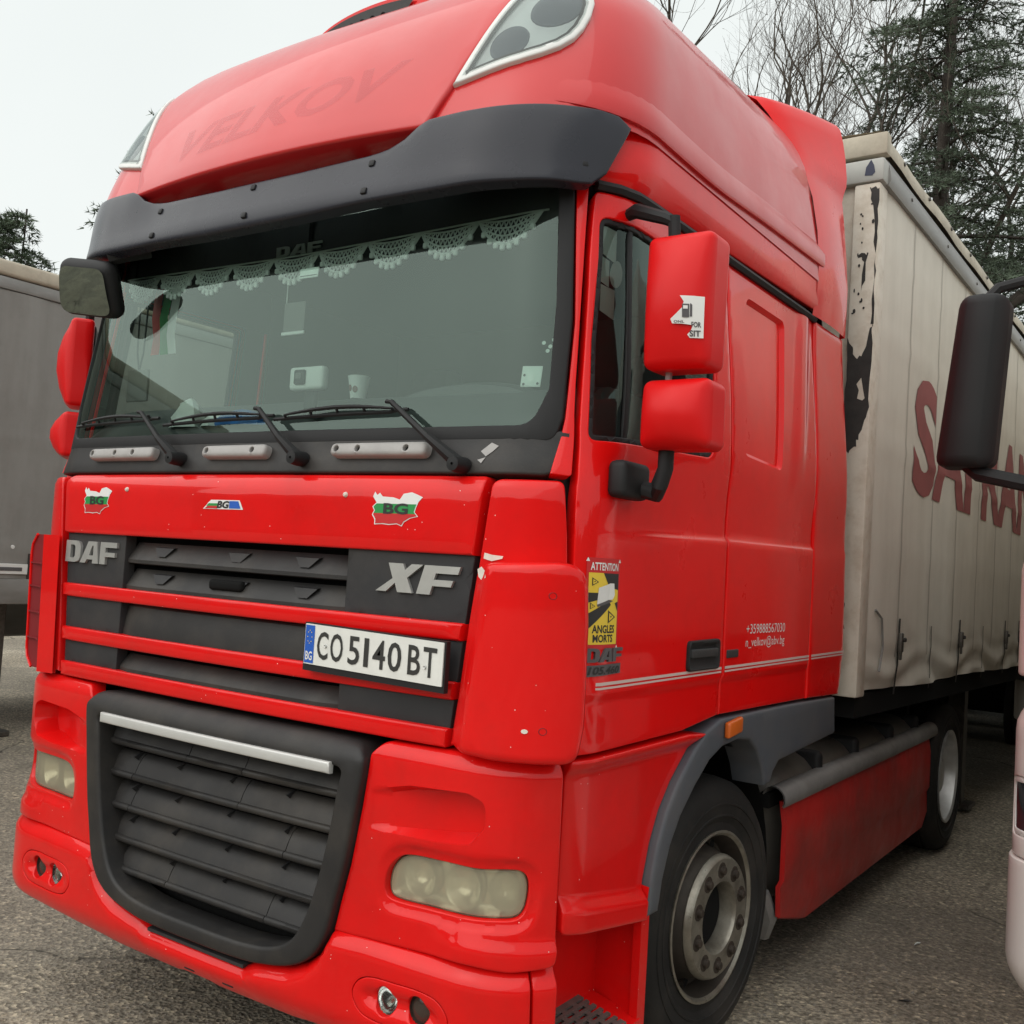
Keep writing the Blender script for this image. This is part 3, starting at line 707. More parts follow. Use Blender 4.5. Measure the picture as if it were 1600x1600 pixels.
b = MB(); poly_letters(b, fr, XF, (.625, .918, 1.612, 1.694), silver, 0, .010); note(b.build('model_badge', panel_xf), 'silver XF letters')

# number plate
pm = MB(); px0, pz0 = .404, 1.377
def pf(a, b, h=0.): return Vector((px0+a*.52, -.030-h+.0, pz0-.006+b*.118-.010*a+.01))
pm.prism([(-.012, -.17), (1.012, -.15), (1.012, 1.03), (-.012, 1.03)], -.022, -.004, pf, black)
plate = pm.build('number_plate_holder', T)
pw = MB(); pw.prism(rpoly([(0, 0, .01), (1, 0, .01), (1, 1, .01), (0, 1, .01)]), -.004, .0, pf, platew)
flat(pw, [(.004, .03), (.075, .03), (.075, .97), (.004, .97)], pf, blue, .001)
text_into(pw, 'BG', pf, (.014, .066, .10, .32), platew, bold=.02, h=.002)
for k in range(8): an = 2*math.pi*k/8; flat(pw, circ(.04+.017*math.cos(an), .68+.16*math.sin(an), .0035, .014, 6), pf, yellow, .002)
x = .10
for ch, w in zip('CO5140BT', (.085, .095, .085, .06, .09, .095, .085, .09)):
    if ch == '5': x += .022
    if ch == 'B': x += .028
    bx_ = (x+(.014 if ch == '1' else 0), x+w-(.012 if ch == '1' else 0), .16, .85); text_into(pw, ch, pf, bx_, platek, bold=.012, h=.0015); x += w+.018
for a, b in ((.165, .5), (.885, .38)): pw.lathe([(0, .0), (-.003, .004), (0, .006)], silver, c=tuple(pf(a, b, .001)), axis='Y', n=8)
note(pw.build('number_plate', plate), 'white number plate CO 5140 BT with blue BG strip')

# stickers on the bonnet
def bulgaria(t0, t1, z0, z1, sub):
    o = [(0, .86), (.04, 1), (.09, .90), (.14, .97), (.2, .86), (.42, .84), (.55, .78), (.62, .95), (.78, 1.0), (.9, .93), (1, .86), (.92, .72), (.88, .55), (.86, .42), (.93, .30), (.78, .24), (.66, .12), (.62, .0), (.52, .06), (.36, .03), (.22, .05), (.06, .03), (.06, .18), (.0, .32), (.04, .45), (.0, .56), (.08, .68)]
    f = lambda P: [(t0+x*(t1-t0), z0+y*(z1-z0)) for x, y in P]
    fr = wrap(S_HOOD, .0); m = MB(); full = f(o)
    c = ((t0+t1)/2, (z0+z1)/2); grow = [(c[0]+(a-c[0])*1.05, c[1]+(b-c[1])*1.06) for a, b in full]
    V2, D, F, lp = patch2d(grow, [], .03, 0); m.add([fr(a, b, .0012) for a, b in V2], F, white)
    def band(lo, hi, mm, h):
        bm = bmesh.new(); bv = [bm.verts.new((a, b, 0)) for a, b in full]; bm.faces.new(bv)
        for zc, nz in ((z0+lo*(z1-z0), -1), (z0+hi*(z1-z0), 1)):
            bmesh.ops.bisect_plane(bm, geom=bm.verts[:]+bm.edges[:]+bm.faces[:], plane_co=(0, zc, 0), plane_no=(0, nz, 0), clear_outer=True)
        bmesh.ops.triangulate(bm, faces=bm.faces[:]); bm.verts.index_update()
        m.add([fr(q.co.x, q.co.y, h) for q in bm.verts], [tuple(w.index for w in f_.verts) for f_ in bm.faces], mm); bm.free()
    band(.36, .66, green, .002); band(-.01, .36, printred, .002)
    text_into(m, 'BG', fr, (t0+.22*(t1-t0), t0+.74*(t1-t0), z0+.34*(z1-z0), z0+.68*(z1-z0)), printblack, bold=.03, h=.003)
    return note(m.build('map_sticker', hood), sub)
bulgaria(.603, .775, 1.802, 1.895, 'country outline sticker in white, green and red with BG')
bulgaria(-.832, -.662, 1.803, 1.897, 'country outline sticker in white, green and red with BG')
m = MB(); fr = wrap(S_HOOD)
f = lambda P: [(-.138+x*.19, 1.832+y*.03) for x, y in P]
flat(m, f([(0, 0), (1.03, 0), (.93, 1), (.2, 1)]), fr, white, .0012)
for i, mm in enumerate((white, green, printred)): flat(m, f([(.05+.1*(2-i)/3., .9-.28*(i+1)), (.38, .9-.28*(i+1)), (.38, .9-.28*i), (.12+.1*(2-i)/3., .9-.28*i)]), fr, mm, .002)
flat(m, f([(.68, .1), (.97, .1), (.9, .9), (.68, .9)]), fr, blue, .002)
text_into(m, 'BG', fr, (-.138+.36*.19, -.138+.68*.19, 1.835, 1.859), printblack, bold=.04, shear=.2, h=.0022)
m.build('flag_sticker', hood)
for t0, z0 in ((-.567, 1.892), (.492, 1.887)):
    m = MB(); c = Vector(wrap(S_HOOD)(t0, z0)); m.lathe([(-.008, 0.001), (-.007, .005), (-.003, .008), (.004, .009)], primer, c=tuple(c), axis='Y', n=10); m.build('rivet', hood)

# ---- corner panels and wind deflectors
CP = [(edge_hood(1.21)+.014, 1.21), (1.262, 1.214), (1.252, 1.4), (1.240, 1.60), (1.226, 1.80), (1.210, 1.944, .02), (1.005, 1.94, .03)]
for sg in (1, -1):
    q = rpoly(CP); q = q if sg > 0 else mir(q)
    patch('corner_panel', S_HOOD, q, red, T, res=.03, er=.007, thick=.05, off=-.002, disp=lambda P: -.02*np.clip((P[:, 1]-1.91)/.04, 0, 1)**2)
S_DEF = Surf(-.008, k=.03, r=.22, W=1.272)
DP = rpoly([(.927, 1.204, .03), (1.07, 1.195, .2), (1.285, 1.198, .05), (1.30, 1.3), (1.297, 1.55), (1.285, 1.728, .075), (1.02, 1.71, .05), (.978, 1.69, .03), (.962, 1.56)])
def def_disp(P):
    t, z = P[:, 0], P[:, 1]; e = .927+(.978-.927)*(z-1.2)/.5
    return .034*sstep(t-e, .01, .07)-.0
defl = patch('wind_deflector', S_DEF, DP, red, T, res=.02, er=.02, thick=.06, off=.004, disp=def_disp)
for t0, z0 in ((1.20, 1.635), (1.195, 1.285)):
    m = MB(); fr = wrap(S_DEF, .038); m.add([fr(t0+.009*q*math.cos(6.2832*j/10), z0+.009*q*math.sin(6.2832*j/10), h) for q, h in ((1.2, -.001), (1.0, .001), (.5, -.004)) for j in range(10)], [(i*10+j, i*10+(j+1) % 10, i*10+10+(j+1) % 10, i*10+10+j) for i in range(2) for j in range(10)]+[tuple(20+j for j in range(10))], redmatt); m.build('fixing_hole', defl)
m = MB()
for pts_ in ([(.995, 1.722), (1.02, 1.716), (1.05, 1.724), (1.053, 1.731), (1.02, 1.733), (.997, 1.738)],): flat(m, pts_, wrap(S_HOOD), primer, .0015)
m.build('paint_chip', T); m = MB()
flat(m, [(.985, 1.692), (1.0, 1.70), (1.02, 1.69), (1.03, 1.672), (1.01, 1.662), (.99, 1.672)], lambda a, b, h: wrap(S_DEF, .004)(a, b, h+.034*float(sstep(a-(.927+.051*(b-1.2)/.5), .01, .07))-.004), primer, .004)
m.build('paint_chip', defl); m = MB(); flat(m, circ(1.155, 1.283, .008, .006, 8), wrap(S_DEF, .040), primer, .002)
m.build('paint_chip', defl)
# far-side deflector stands away from the corner: hollow, ribbed inner face
m = MB(); L = []; rows_ = [1.2+.515*i/14 for i in range(15)]
def lw(z): e = min(1, min(z-1.2+.02, 1.735-z)/.09); return math.sqrt(max(0, 1-(1-e)**2))
P0 = []
for z in rows_:
    w = lw(z)
    o0 = .05*(z-1.2); P0 += [(-.935-o0, .012, z), (-1.02-o0, .0, z), (-1.055-o0, .035, z), (-1.07-o0-.06*w, .045+.02*w, z), (-1.08-o0-.135*w, .05+.025*w, z)]
nf = [(i*5+j, i*5+j+1, (i+1)*5+j+1, (i+1)*5+j) for i in range(14) for j in range(5-1)]
for a in range(14):
    m.add([P0[a*5], P0[a*5+1], P0[a*5+6], P0[a*5+5]], [(0, 1, 2, 3)], red)
    m.add([P0[a*5+1], P0[a*5+2], P0[a*5+7], P0[a*5+6]], [(0, 1, 2, 3)], red)
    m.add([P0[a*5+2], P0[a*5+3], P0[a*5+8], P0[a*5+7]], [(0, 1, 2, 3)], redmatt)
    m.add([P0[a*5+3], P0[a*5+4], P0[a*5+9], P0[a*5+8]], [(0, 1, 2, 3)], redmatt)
B0 = [(x-.004, y+.014, z) for x, y, z in P0]
m.add(B0, nf, red); edge = [P0[i*5+4] for i in range(15)]; m.tube([(x, y-.002, z) for x, y, z in edge], .006, red, n=6)
ld = m.build('wind_deflector', T); note(ld, 'hollow deflector wing with ribbed inner face standing off the corner')
for z in (1.31, 1.41, 1.51, 1.60):
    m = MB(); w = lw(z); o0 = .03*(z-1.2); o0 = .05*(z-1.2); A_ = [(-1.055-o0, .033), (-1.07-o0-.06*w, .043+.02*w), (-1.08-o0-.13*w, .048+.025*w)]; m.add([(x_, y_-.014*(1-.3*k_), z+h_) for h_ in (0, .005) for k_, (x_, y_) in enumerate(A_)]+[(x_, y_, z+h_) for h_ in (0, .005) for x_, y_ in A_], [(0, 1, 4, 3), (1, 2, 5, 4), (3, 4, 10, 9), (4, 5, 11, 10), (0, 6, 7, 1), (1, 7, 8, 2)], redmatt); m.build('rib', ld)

# ---- cowl below the windscreen, grab handles, wipers
cowl = patch('cowl_panel', S_COWL, rpoly([(-1.155, 1.956, .03), (1.155, 1.956, .05), (1.19, 2.03, .03), (1.185, 2.085), (-1.185, 2.085), (-1.19, 2.03, .03)]), plastic, T, res=.03, er=.008, thick=.05,
             disp=lambda P: .012*sstep(P[:, 1], 2.062, 2.07)-.012*sstep(P[:, 1], 2.072, 2.078))
fc = wrap(S_COWL)
for (a, b, holes_) in ((-.862, -.467, (.05, .42, .70)), (-.196, .114, (.08, .80)), (.395, .760, (.07, .30, .80))):
    q = rpoly([(a, 2.000, .02), (b, 1.999, .02), (b, 2.042, .02), (a, 2.040, .02)])
    hl = [circ(a+(b-a)*h_, 2.02, .010, n=12) for h_ in holes_]
    hd = patch('grab_handle', S_COWL, q, handlem, T, holes=hl, res=.012, er=.012, her=.003, thick=.028, holethick=.016, off=.032)
    m = MB()
    for h_ in holes_: c = fc(a+(b-a)*h_, 2.02, .016); m.add([fc(a+(b-a)*h_+.010*math.cos(6.283*j/12), 2.02+.010*math.sin(6.283*j/12), .017) for j in range(12)], [tuple(range(12))], black)
    m.box(-1, 1, -1, 1, -1, 1, plastic, fn=lambda x, y, z, a=a, b=b: fc((a+b)/2+x*(b-a)*.38, 2.014+z*.012, .006+y*.008))
    m.build('handle_bracket', hd)
def wp(t, z, h): return Vector(S_WIND(t, z))+Vector(S_WIND.normal(t, z))*h
for (tp, zp, te, ze, ta, tb_) in ((-.325, 1.998, -.565, 2.168, -1.035, -.50), (.268, 1.994, .06, 2.158, -.466, .10), (.885, 1.974, .614, 2.161, .105, .655)):
    m = MB(); A = fc(tp, zp, .03); B = wp(te, ze, .045); mid = A.lerp(B, .42)+Vector((0, -.012, .0))
    m.tube([A+Vector((.004, 0, -.012)), A, mid], [.014, .021, .013], black, n=8); m.tube([mid, B, B+Vector((-.02, 0, .002))], [.011, .008, .007], black, n=6)
    m.lathe([(-.03, .004), (-.028, .020), (.0, .024), (.03, .024)], black, c=tuple(A+Vector((0, .0, -.004))), axis='Y', n=14)
    arm = m.build('wiper', T)
    z0, z1 = ze-.012, ze-.002
    def bz(t): return ze-.003-.010*((t-te)/(.5))**2 + (-.006 if t < te else 0)
    ts = [ta+(tb_-ta)*i/16 for i in range(17)]
    mb_ = MB(); mb_.tube([wp(t, bz(t)-.012, .012) for t in ts], .0065, black, n=5)
    c0 = [ta+(tb_-ta)*f_ for f_ in (.10, .30, .5, .70, .90)]
    mb_.tube([wp(t, bz(t)-.004+.012*math.sin(math.pi*(t-c0[0])/(c0[-1]-c0[0])), .024) for t in [c0[0]+(c0[-1]-c0[0])*i/12 for i in range(13)]], [.004+.003*math.sin(math.pi*i/12) for i in range(13)], black, n=5)
    for t in c0: mb_.tube([wp(t, bz(t)-.012, .012), wp(t, bz(t)-.002+.012*math.sin(math.pi*(t-c0[0])/(c0[-1]-c0[0])), .024)], .005, black, n=5)
    mb_.build('wiper_blade', arm)
m = MB(); flat(m, [(.93, 2.02), (.96, 2.045), (.985, 2.035), (.97, 2.02), (.95, 2.005)], fc, handlem, .002); flat(m, [(.925, 1.995), (.95, 2.002), (.94, 1.985)], fc, handlem, .002); tag(m.build('scuff_mark', cowl), kind='stuff')

# ---- windscreen and its black surround
GL = rpoly([(-1.085, 2.073, .09), (1.085, 2.073, .09), (1.128, 2.2), (1.115, 2.45), (1.075, 2.80), (1.03, 2.93), (-1.03, 2.93), (-1.075, 2.80), (-1.115, 2.45), (-1.128, 2.2)])
SU = rpoly([(-1.14, 2.05, .06), (1.14, 2.05, .06), (1.156, 2.12), (1.146, 2.40), (1.100, 2.80), (1.06, 2.96), (-1.06, 2.96), (-1.10, 2.80), (-1.146, 2.40), (-1.156, 2.12)])
patch('windscreen_surround', S_WIND, SU, black, T, holes=[offs(ccw(GL), .022)], res=.04, er=.008, thick=.03, off=.004)
ws = patch('windscreen', S_WIND, offs(ccw(GL), .016), windglass, T, res=.06, er=0, thick=0, off=-.004)
# pillars
PI = rpoly([(1.150, 1.962), (1.212, 1.958, .01), (1.185, 2.13), (1.176, 2.22), (1.158, 2.50), (1.140, 2.80), (1.125, 2.95), (1.064, 2.96), (1.105, 2.80), (1.150, 2.40), (1.160, 2.12)])
for sg in (1, -1):
    patch('windscreen_pillar', S_DOOR, PI if sg > 0 else mir(PI), redside, T, res=.02, er=.003, thick=.04, off=.0)

# ---- doors with windows
DO = rpoly([(1.276, 1.205, .02), (1.9, 1.204), (1.96, 1.15), (2.06, 1.19), (2.235, 1.236, .005), (2.218, 1.386), (2.150, 1.934), (2.01, 2.723), (2.0, 2.82), (1.158, 2.80, .02), (1.168, 2.60), (1.176, 2.502), (1.194, 2.221), (1.204, 2.10), (1.230, 1.959), (1.243, 1.80), (1.255, 1.60), (1.270, 1.38)])
def side_t(y, z): return y-(S_DOOR(2., z)[1]-2.)
def vline(y0, y1, z0=1.3, z1=2.8, za=None, zb=None, n=16, S=None):
    """straight near-vertical shut line: y runs from y0 at z0 to y1 at z1"""
    out = []
    for i in range(n+1):
        z = za+(zb-za)*i/n; y = y0+(y1-y0)*(z-z0)/(z1-z0); out.append((y-((S or S_DOOR)(2., z)[1]-2.), z))
    return out
DR0, DR1 = 1.128, 1.105; SR0, SR1 = 2.055, 2.045; CR0, CR1 = 2.548, 2.455
DO = rpoly([(1.276, 1.205, .02), (1.95, 1.212)]+vline(DR0-.008, DR1-.008, za=1.238, zb=2.82)+[(1.158, 2.80, .02), (1.168, 2.60), (1.176, 2.502), (1.194, 2.221), (1.204, 2.10), (1.230, 1.959), (1.243, 1.80), (1.255, 1.60), (1.270, 1.38)])
WI = rpoly([(1.185, 2.725, .03), (1.196, 2.60), (1.205, 2.35), (1.235, 2.066, .03), (1.99, 2.105, .04), (1.945, 2.40), (1.885, 2.73, .03)])
def door_disp(P):
    t, z = np.abs(P[:, 0]), P[:, 1]
    zc = np.interp(t, [1.3, 2.18, 2.9, 3.5], [1.812, 1.838, 1.847, 1.856])
    o = -.011*(sstep(z, zc-.006, zc+.008)-sstep(z, zc+.05, zc+.30))*sstep(t, 1.28, 1.8)        # shoulder crease
    o -= .010*sstep(z, 1.366, 1.352)                                                   # lower skin steps in
    o += .012*sstep(z, 1.30, 1.22)*0
    return o
pinst = mat('pale_pinstripe', (.62, .47, .44), .5)
def crease(t0, t1, sg):
    ts = [t0+(t1-t0)*i/30 for i in range(31)]; out = []
    for d_ in (-.007, 0., .009): out.append(([(sg*t, float(np.interp(t, [1.3, 2.18, 2.9, 3.5], [1.812, 1.838, 1.847, 1.856]))+d_) for t in ts], False))
    for z in (1.352, 1.366): out.append(([(sg*t, z) for t in ts], False))
    return out
def stripe(t0, t1, parent):
    for k, (za, zb) in enumerate(((1.381, 1.387), (1.392, 1.401))):
        m = MB(); fr = wrap(S_DOOR, .001); n = max(2, int((t1-t0)/.08))
        ts = [t0+(t1-t0)*i/n for i in range(n+1)]
        m.add([fr(t, z+.004*(t-1.3), .0012) for t in ts for z in (za, zb)], [(2*i, 2*i+2, 2*i+3, 2*i+1) for i in range(n)], pinst); m.build('pinstripe', parent)
for sg in (1, -1):
    M_ = (lambda p: p) if sg > 0 else mir
    door = patch('door', S_DOOR, M_(DO), redside, T, holes=[M_(WI)], res=.02, er=.005, thick=.05, holethick=.03, disp=door_disp, guides=crease(1.27, 2.25, sg))
    patch('window_seal', S_DOOR, M_(offs(ccw(WI), -.004) if 1 else WI), black, door, holes=[M_(offs(ccw(WI), .016))], res=.05, er=.004, thick=.03, off=-.006)
    patch('window_pane', S_DOOR, M_(offs(ccw(WI), .012)), sideglass, door, res=.08, er=0, thick=0, off=-.016)
    DV = [(1.300, 2.725), (1.322, 2.725), (1.398, 2.078), (1.372, 2.076)]
    patch('window_divider', S_DOOR, M_(DV), black, door, res=.08, er=.004, thick=.02, off=-.010)
    patch('door_lining', S_DOOR, M_(DO), fabric, door, holes=[M_(offs(ccw(WI), -.01))], res=.06, er=0, thick=0, off=-.055)
    patch('pillar_lining', S_DOOR, M_(PI), ceil, T, res=.05, er=0, thick=0, off=-.045)
    if sg > 0: rdoor = door
# window papers
fr = wrap(S_DOOR, -.0185); m = None
for q, a in (([(1.208, 2.71), (1.262, 2.70), (1.270, 2.60), (1.218, 2.622)], 0), ([(1.195, 2.625), (1.245, 2.605), (1.252, 2.525), (1.203, 2.547)], 1), ([(1.222, 2.532), (1.278, 2.52), (1.284, 2.43), (1.228, 2.452)], 2), (circ(1.279, 2.571, .027, .042), 3)):
    m = MB(); flat(m, q, fr, paper, -.002-.001*a); m.build('window_paper', rdoor)
# door handle, decals
HP = rpoly([(1.925, 1.402, .02), (2.178, 1.402, .02), (2.174, 1.503, .02), (1.925, 1.500, .02)])
hb = patch('door_handle', S_DOOR, HP, black, rdoor, res=.012, er=.005, thick=.02, off=.013, disp=lambda P: -.0105*sstep(sdf(P, offs(ccw(HP), .010)), 0, .010))
m = MB(); fr = wrap(S_DOOR, .0); m.rbox((0, 0, 0), (.215, .016, .030), .006, plastic2, fn=lambda x, y, z: fr(2.05+x, 1.458+z, y+.006)); m.build('handle_grip', rdoor)
m = MB(); m.rbox((0, 0, 0), (.10, .012, .028), .004, plastic2, fn=lambda x, y, z: fr(2.307+x, 1.446+z, y)); m.build('lock_badge', T)
stripe(1.285, 2.215, rdoor)
st = MB(); fr0 = wrap(S_DOOR, .0)
def sf(a, b, h=0.): return fr0(1.300+a*.135+.010*(b-.5)*-1, 1.506+b*.228, .0015+h)
RS = (.135, .228, .018)
flat(st, [(-.06, -.06), (1.06, -.06), (1.06, 1.04), (-.06, 1.04)], sf, printred, 0, res=RS)
for a, b in ((-.03, -.035), (1.03, -.035), (-.03, 1.015), (1.03, 1.015)): flat(st, [(a-.05, b-.02), (a+.05, b-.02), (a, b+.025)], sf, white, .0006, res=RS)
flat(st, [(0, 0), (1, 0), (1, .86), (0, .86)], sf, yellow, .0006, res=RS)
flat(st, [(.42, .86), (1, .86), (1, .66), (.62, .70)], sf, printblack, .0012, res=RS); flat(st, [(0, .62), (.3, .62), (.3, .54), (0, .50)], sf, printblack, .0012, res=RS)
flat(st, [(0, .37), (.62, .53), (.72, .48), (0, .18), ], sf, printblack, .0012, res=RS); flat(st, [(.88, .50), (1, .52), (1, .40)], sf, printblack, .0012, res=RS)
flat(st, [(.24, .48), (.62, .54), (.66, .74), (.28, .68)], sf, whitefr, .0018, res=RS); flat(st, [(.62, .54), (.66, .74), (.82, .74), (.86, .60), (.78, .545)], sf, white, .0018, res=RS); flat(st, [(.26, .45), (.80, .525), (.62, .54), (.24, .48)], sf, greyprint, .0018, res=RS)
for a, b, w in ((.18, .75, .09), (.12, .46, .07), (.76, .33, .14)):
    tri = [(a-w, b-w*.55), (a+w*1.1, b), (a-w, b+w*.6)]; tri2 = [(a-w*.72, b-w*.36), (a+w*.65, b), (a-w*.72, b+w*.38)]; flat(st, tri, sf, printblack, .0014, res=RS); flat(st, tri2, sf, yellow, .0018, res=RS); flat(st, [(a-w*.4, b-w*.05), (a, b-.0), (a, b+w*.12), (a-w*.4, b+w*.1)], sf, printblack, .0021, res=RS)
text_into(st, 'ATTENTION', sf, (.04, .97, .89, .985), white, bold=.02, h=.0012, maxedge=.12)
text_into(st, 'ANGLES', sf, (.12, .90, .135, .235), printblack, bold=.03, h=.0012, maxedge=.12); text_into(st, 'MORTS', sf, (.15, .84, .025, .120), printblack, bold=.03, h=.0012, maxedge=.12)
note(st.build('warning_sticker', rdoor), 'yellow blind spot warning sticker ATTENTION ANGLES MORTS')
b = MB(); poly_letters(b, fr0, DAF, (1.302, 1.475, 1.458, 1.496), greyprint, -.01, .007); b.build('door_badge', rdoor)
b = MB(); fb = wrap(S_DOOR); flat(b, [(1.300, 1.418), (1.475, 1.424), (1.474, 1.452), (1.301, 1.449)], fb, greyprint, .003, res=(1, 1, .02))
text_into(b, '105.460', lambda a, c, h: fb(a, c, h), (1.312, 1.466, 1.424, 1.446), printblack, bold=.03, shear=.2, h=.0042, maxedge=.02); b.build('door_badge', rdoor)

# ---- sleeper side panel with pressed recess, upper band, gutter, rear collar
SLP = vline(SR0-.006, SR1-.006, za=1.226, zb=2.835)+vline(DR0+.006, DR1+.006, za=2.815, zb=1.238)
RCS = rpoly([(2.265, 2.150, .03), (2.645, 2.135, .03), (2.60, 2.735, .04), (2.19, 2.735, .04)])
def sl_disp(P):
    Q = P.copy(); Q[:, 0] = np.abs(Q[:, 0]); t, z = Q[:, 0], Q[:, 1]
    o = door_disp(P); s = sdf(Q, RCS); o -= .016*sstep(s, -.002, .014)
    o += .010*sstep(z, 2.0, 2.3)*(sstep(t, 2.72, 2.82)-sstep(t, 2.84, 2.93))+.008*sstep(z, 1.9, 2.1)*sstep(t, 2.95, 3.0)*0     # soft vertical swage
    return o
for sg in (1, -1):
    M_ = (lambda p: p) if sg > 0 else mir
    sp_ = patch('sleeper_side', S_DOOR, M_(SLP), redside, T, res=.02, er=.005, thick=.05, disp=sl_disp, guides=contour(dens(RCS if sg > 0 else mir(RCS), .02), (-.002, .006, .014))+crease(2.15, 3.2, sg))
    if sg > 0: rsl = sp_
stripe(2.245, 3.15, rsl)
m = MB(); fr = wrap(S_DOOR, .0); text_into(m, '+359888567030', fr, (2.43, 2.838, 1.512, 1.547), whitefr, h=.0015, bold=-.002); note(m.build('phone_lettering', rsl), 'white lettering +359888567030')
m = MB(); text_into(m, 'n_velkov@abv.bg', fr, (2.43, 2.838, 1.455, 1.500), whitefr, h=.0015, bold=-.002); note(m.build('mail_lettering', rsl), 'white lettering n_velkov@abv.bg')
# band above the gutter
S_BAND = Surf(lerp_tab([(2.7, .15), (2.95, .19), (3.2, .25)]), W=lerp_tab([(2.7, 1.205), (2.82, 1.20), (2.90, 1.222), (3.05, 1.222), (3.2, 1.2)]))
for sg in (1, -1):
    M_ = (lambda p: p) if sg > 0 else mir
    bnd = rpoly([(1.06, 2.835), (1.25, 2.828), (2.0, 2.842), (2.9, 2.862), (3.06, 2.87), (3.06, 3.12), (1.06, 3.12)])
    patch('roof_side_band', S_BAND, M_(bnd), redside, T, res=.04, er=.006, thick=.04)
    m = MB(); fr = wrap(S_DOOR); ts = [1.16+(2.95-1.16)*i/24 for i in range(25)]
    m.tube([fr(sg*t, 2.815+.018*(t-1.16)/1.8, .004) for t in ts], .016, black, n=6); m.build('roof_gutter', T)
# rear collar
S_COL = Surf(lerp_tab([(1.0, -.006), (1.7, 0.), (2.1, .06), (2.8, .15), (3.2, .25), (3.8, .25)]), W=lerp_tab([(1.0, 1.245), (2.1, 1.246), (2.75, 1.232), (3.1, 1.215), (3.45, 1.16), (3.62, 1.08), (3.75, .98)]))
S_CO2 = Surf(S_DOOR.f[0], W=lerp_tab([(1.0, 1.245), (2.1, 1.245), (2.75, 1.208), (2.9, 1.204)]))
CLR = vline(CR0, CR1, za=1.40, zb=2.832, S=S_CO2)+vline(SR0+.008, SR1+.008, za=2.828, zb=1.226, S=S_CO2)+[(side_t(2.505, 1.212), 1.212), (side_t(2.535, 1.30), 1.30)]
CTAB = [(2.838, 1.212, 1.99, 1.214, 2.455), (2.95, 1.224, 2.0, 1.224, 2.43), (3.05, 1.226, 2.0, 1.230, 2.41), (3.2, 1.214, 2.0, 1.220, 2.40), (3.35, 1.186, 2.0, 1.204, 2.40), (3.46, 1.150, 2.0, 1.190, 2.40), (3.49, 1.138, 2.0, 1.194, 2.40), (3.53, 1.118, 2.0, 1.206, 2.40), (3.57, 1.094, 2.0, 1.206, 2.40), (3.66, 1.035, 1.98, 1.196, 2.40), (3.74, .985, 1.96, 1.182, 2.40), (3.80, .94, 1.93, 1.168, 2.395), (3.825, .90, 1.92, 1.150, 2.39)]
for sg in (1, -1):
    M_ = (lambda p: p) if sg > 0 else mir
    cl = patch('side_collar', S_CO2, M_(CLR), redside, T, res=.03, er=.008, thick=.05, disp=lambda P: .4*door_disp(P))
    m = MB(); nu = 10; L = []
    for z_, xf, yf_, xr_, yr_ in CTAB:
        for i in range(nu+1):
            u_ = i/nu; bl = .018*math.sin(math.pi*u_)*(1 if z_ < 3.46 else .4); L.append((sg*(xf+(xr_-xf)*(u_**.7)+bl*.6), yf_+(yr_-yf_)*u_, z_))
        L.append((sg*(xr_-.03), yr_+.012, z_))
    k_ = nu+2; nr_ = len(CTAB); m.add(L, [(j*k_+i, j*k_+i+1, (j+1)*k_+i+1, (j+1)*k_+i) for j in range(nr_-1) for i in range(k_-1)], redside)
    tp = L[(nr_-1)*k_:]; m.add(tp+[(0, p_[1], 3.84) for p_ in tp], [(i, i+1, k_+i+1, k_+i) for i in range(k_-1)], redside)
    m.build('roof_collar', T, 60)
    if sg > 0: stripe(3.18, 3.65, cl)
m = MB(); m.rbox((0, 2.12, 2.2), (2.3, .06, 2.3), .02, void); m.build('cab_rear_wall', T)
m = MB(); m.rbox((0, 2.36, 3.3), (2.28, .05, .95), .02, void, fn=lambda x, y, z: (x*(1-.10*max(0, z)/.5), y, z)); m.build('roof_rear_wall', T)

# ---- roof shell
m = MB(); zs = [2.985, 3.0, 3.03, 3.06, 3.1, 3.15, 3.2, 3.25, 3.3, 3.35, 3.4, 3.45, 3.5, 3.55, 3.59, 3.62, 3.65, 3.675, 3.695, 3.712, 3.726, 3.737]
YR = lerp_tab([(2.98, 2.0), (3.1, 2.10), (3.3, 2.10), (3.5, 2.06), (3.65, 2.0), (3.75, 1.95)])
nc = 120; V = []
for z in zs:
    yf, k, r_, W = [g_(z) for g_ in S_ROOF.f]
    # total half length so the outline ends at YR
    lo, hi = 0, 6
    for _ in range(30):
        md = (lo+hi)/2
        if S_ROOF(md, z)[1] < YR(z) or md < W-r_: lo = md
        else: hi = md
    for i in range(nc+1):
        u_ = -1+2*i/nc; s_ = math.copysign(abs(u_)**1.0, u_); P = S_ROOF(s_*md, z)
        x, y, zz = P
        V.append((x, y, zz+.085*min(1, max(0, (y-.45)/1.5))*min(1, max(0, (z-3.25)/.4))))
rows_ = len(zs); F = [(j*(nc+1)+i, j*(nc+1)+i+1, (j+1)*(nc+1)+i+1, (j+1)*(nc+1)+i) for j in range(rows_-1) for i in range(nc)]
i0 = (rows_-1)*(nc+1)
V.append((0, 1.4, 3.80)); F += [(i0+i, i0+i+1, len(V)-1) for i in range(nc)]+[(i0+nc, i0, len(V)-1)]
V0 = len(V); V += [(x*.985, y+.03*(1 if y < .4 else 0), z+.02) for x, y, z in V[:nc+1]]; F += [(i+1, i, V0+i, V0+i+1) for i in range(nc)]
m.add(V, F, redroof); roof = m.build('roof_shell', T, 50)
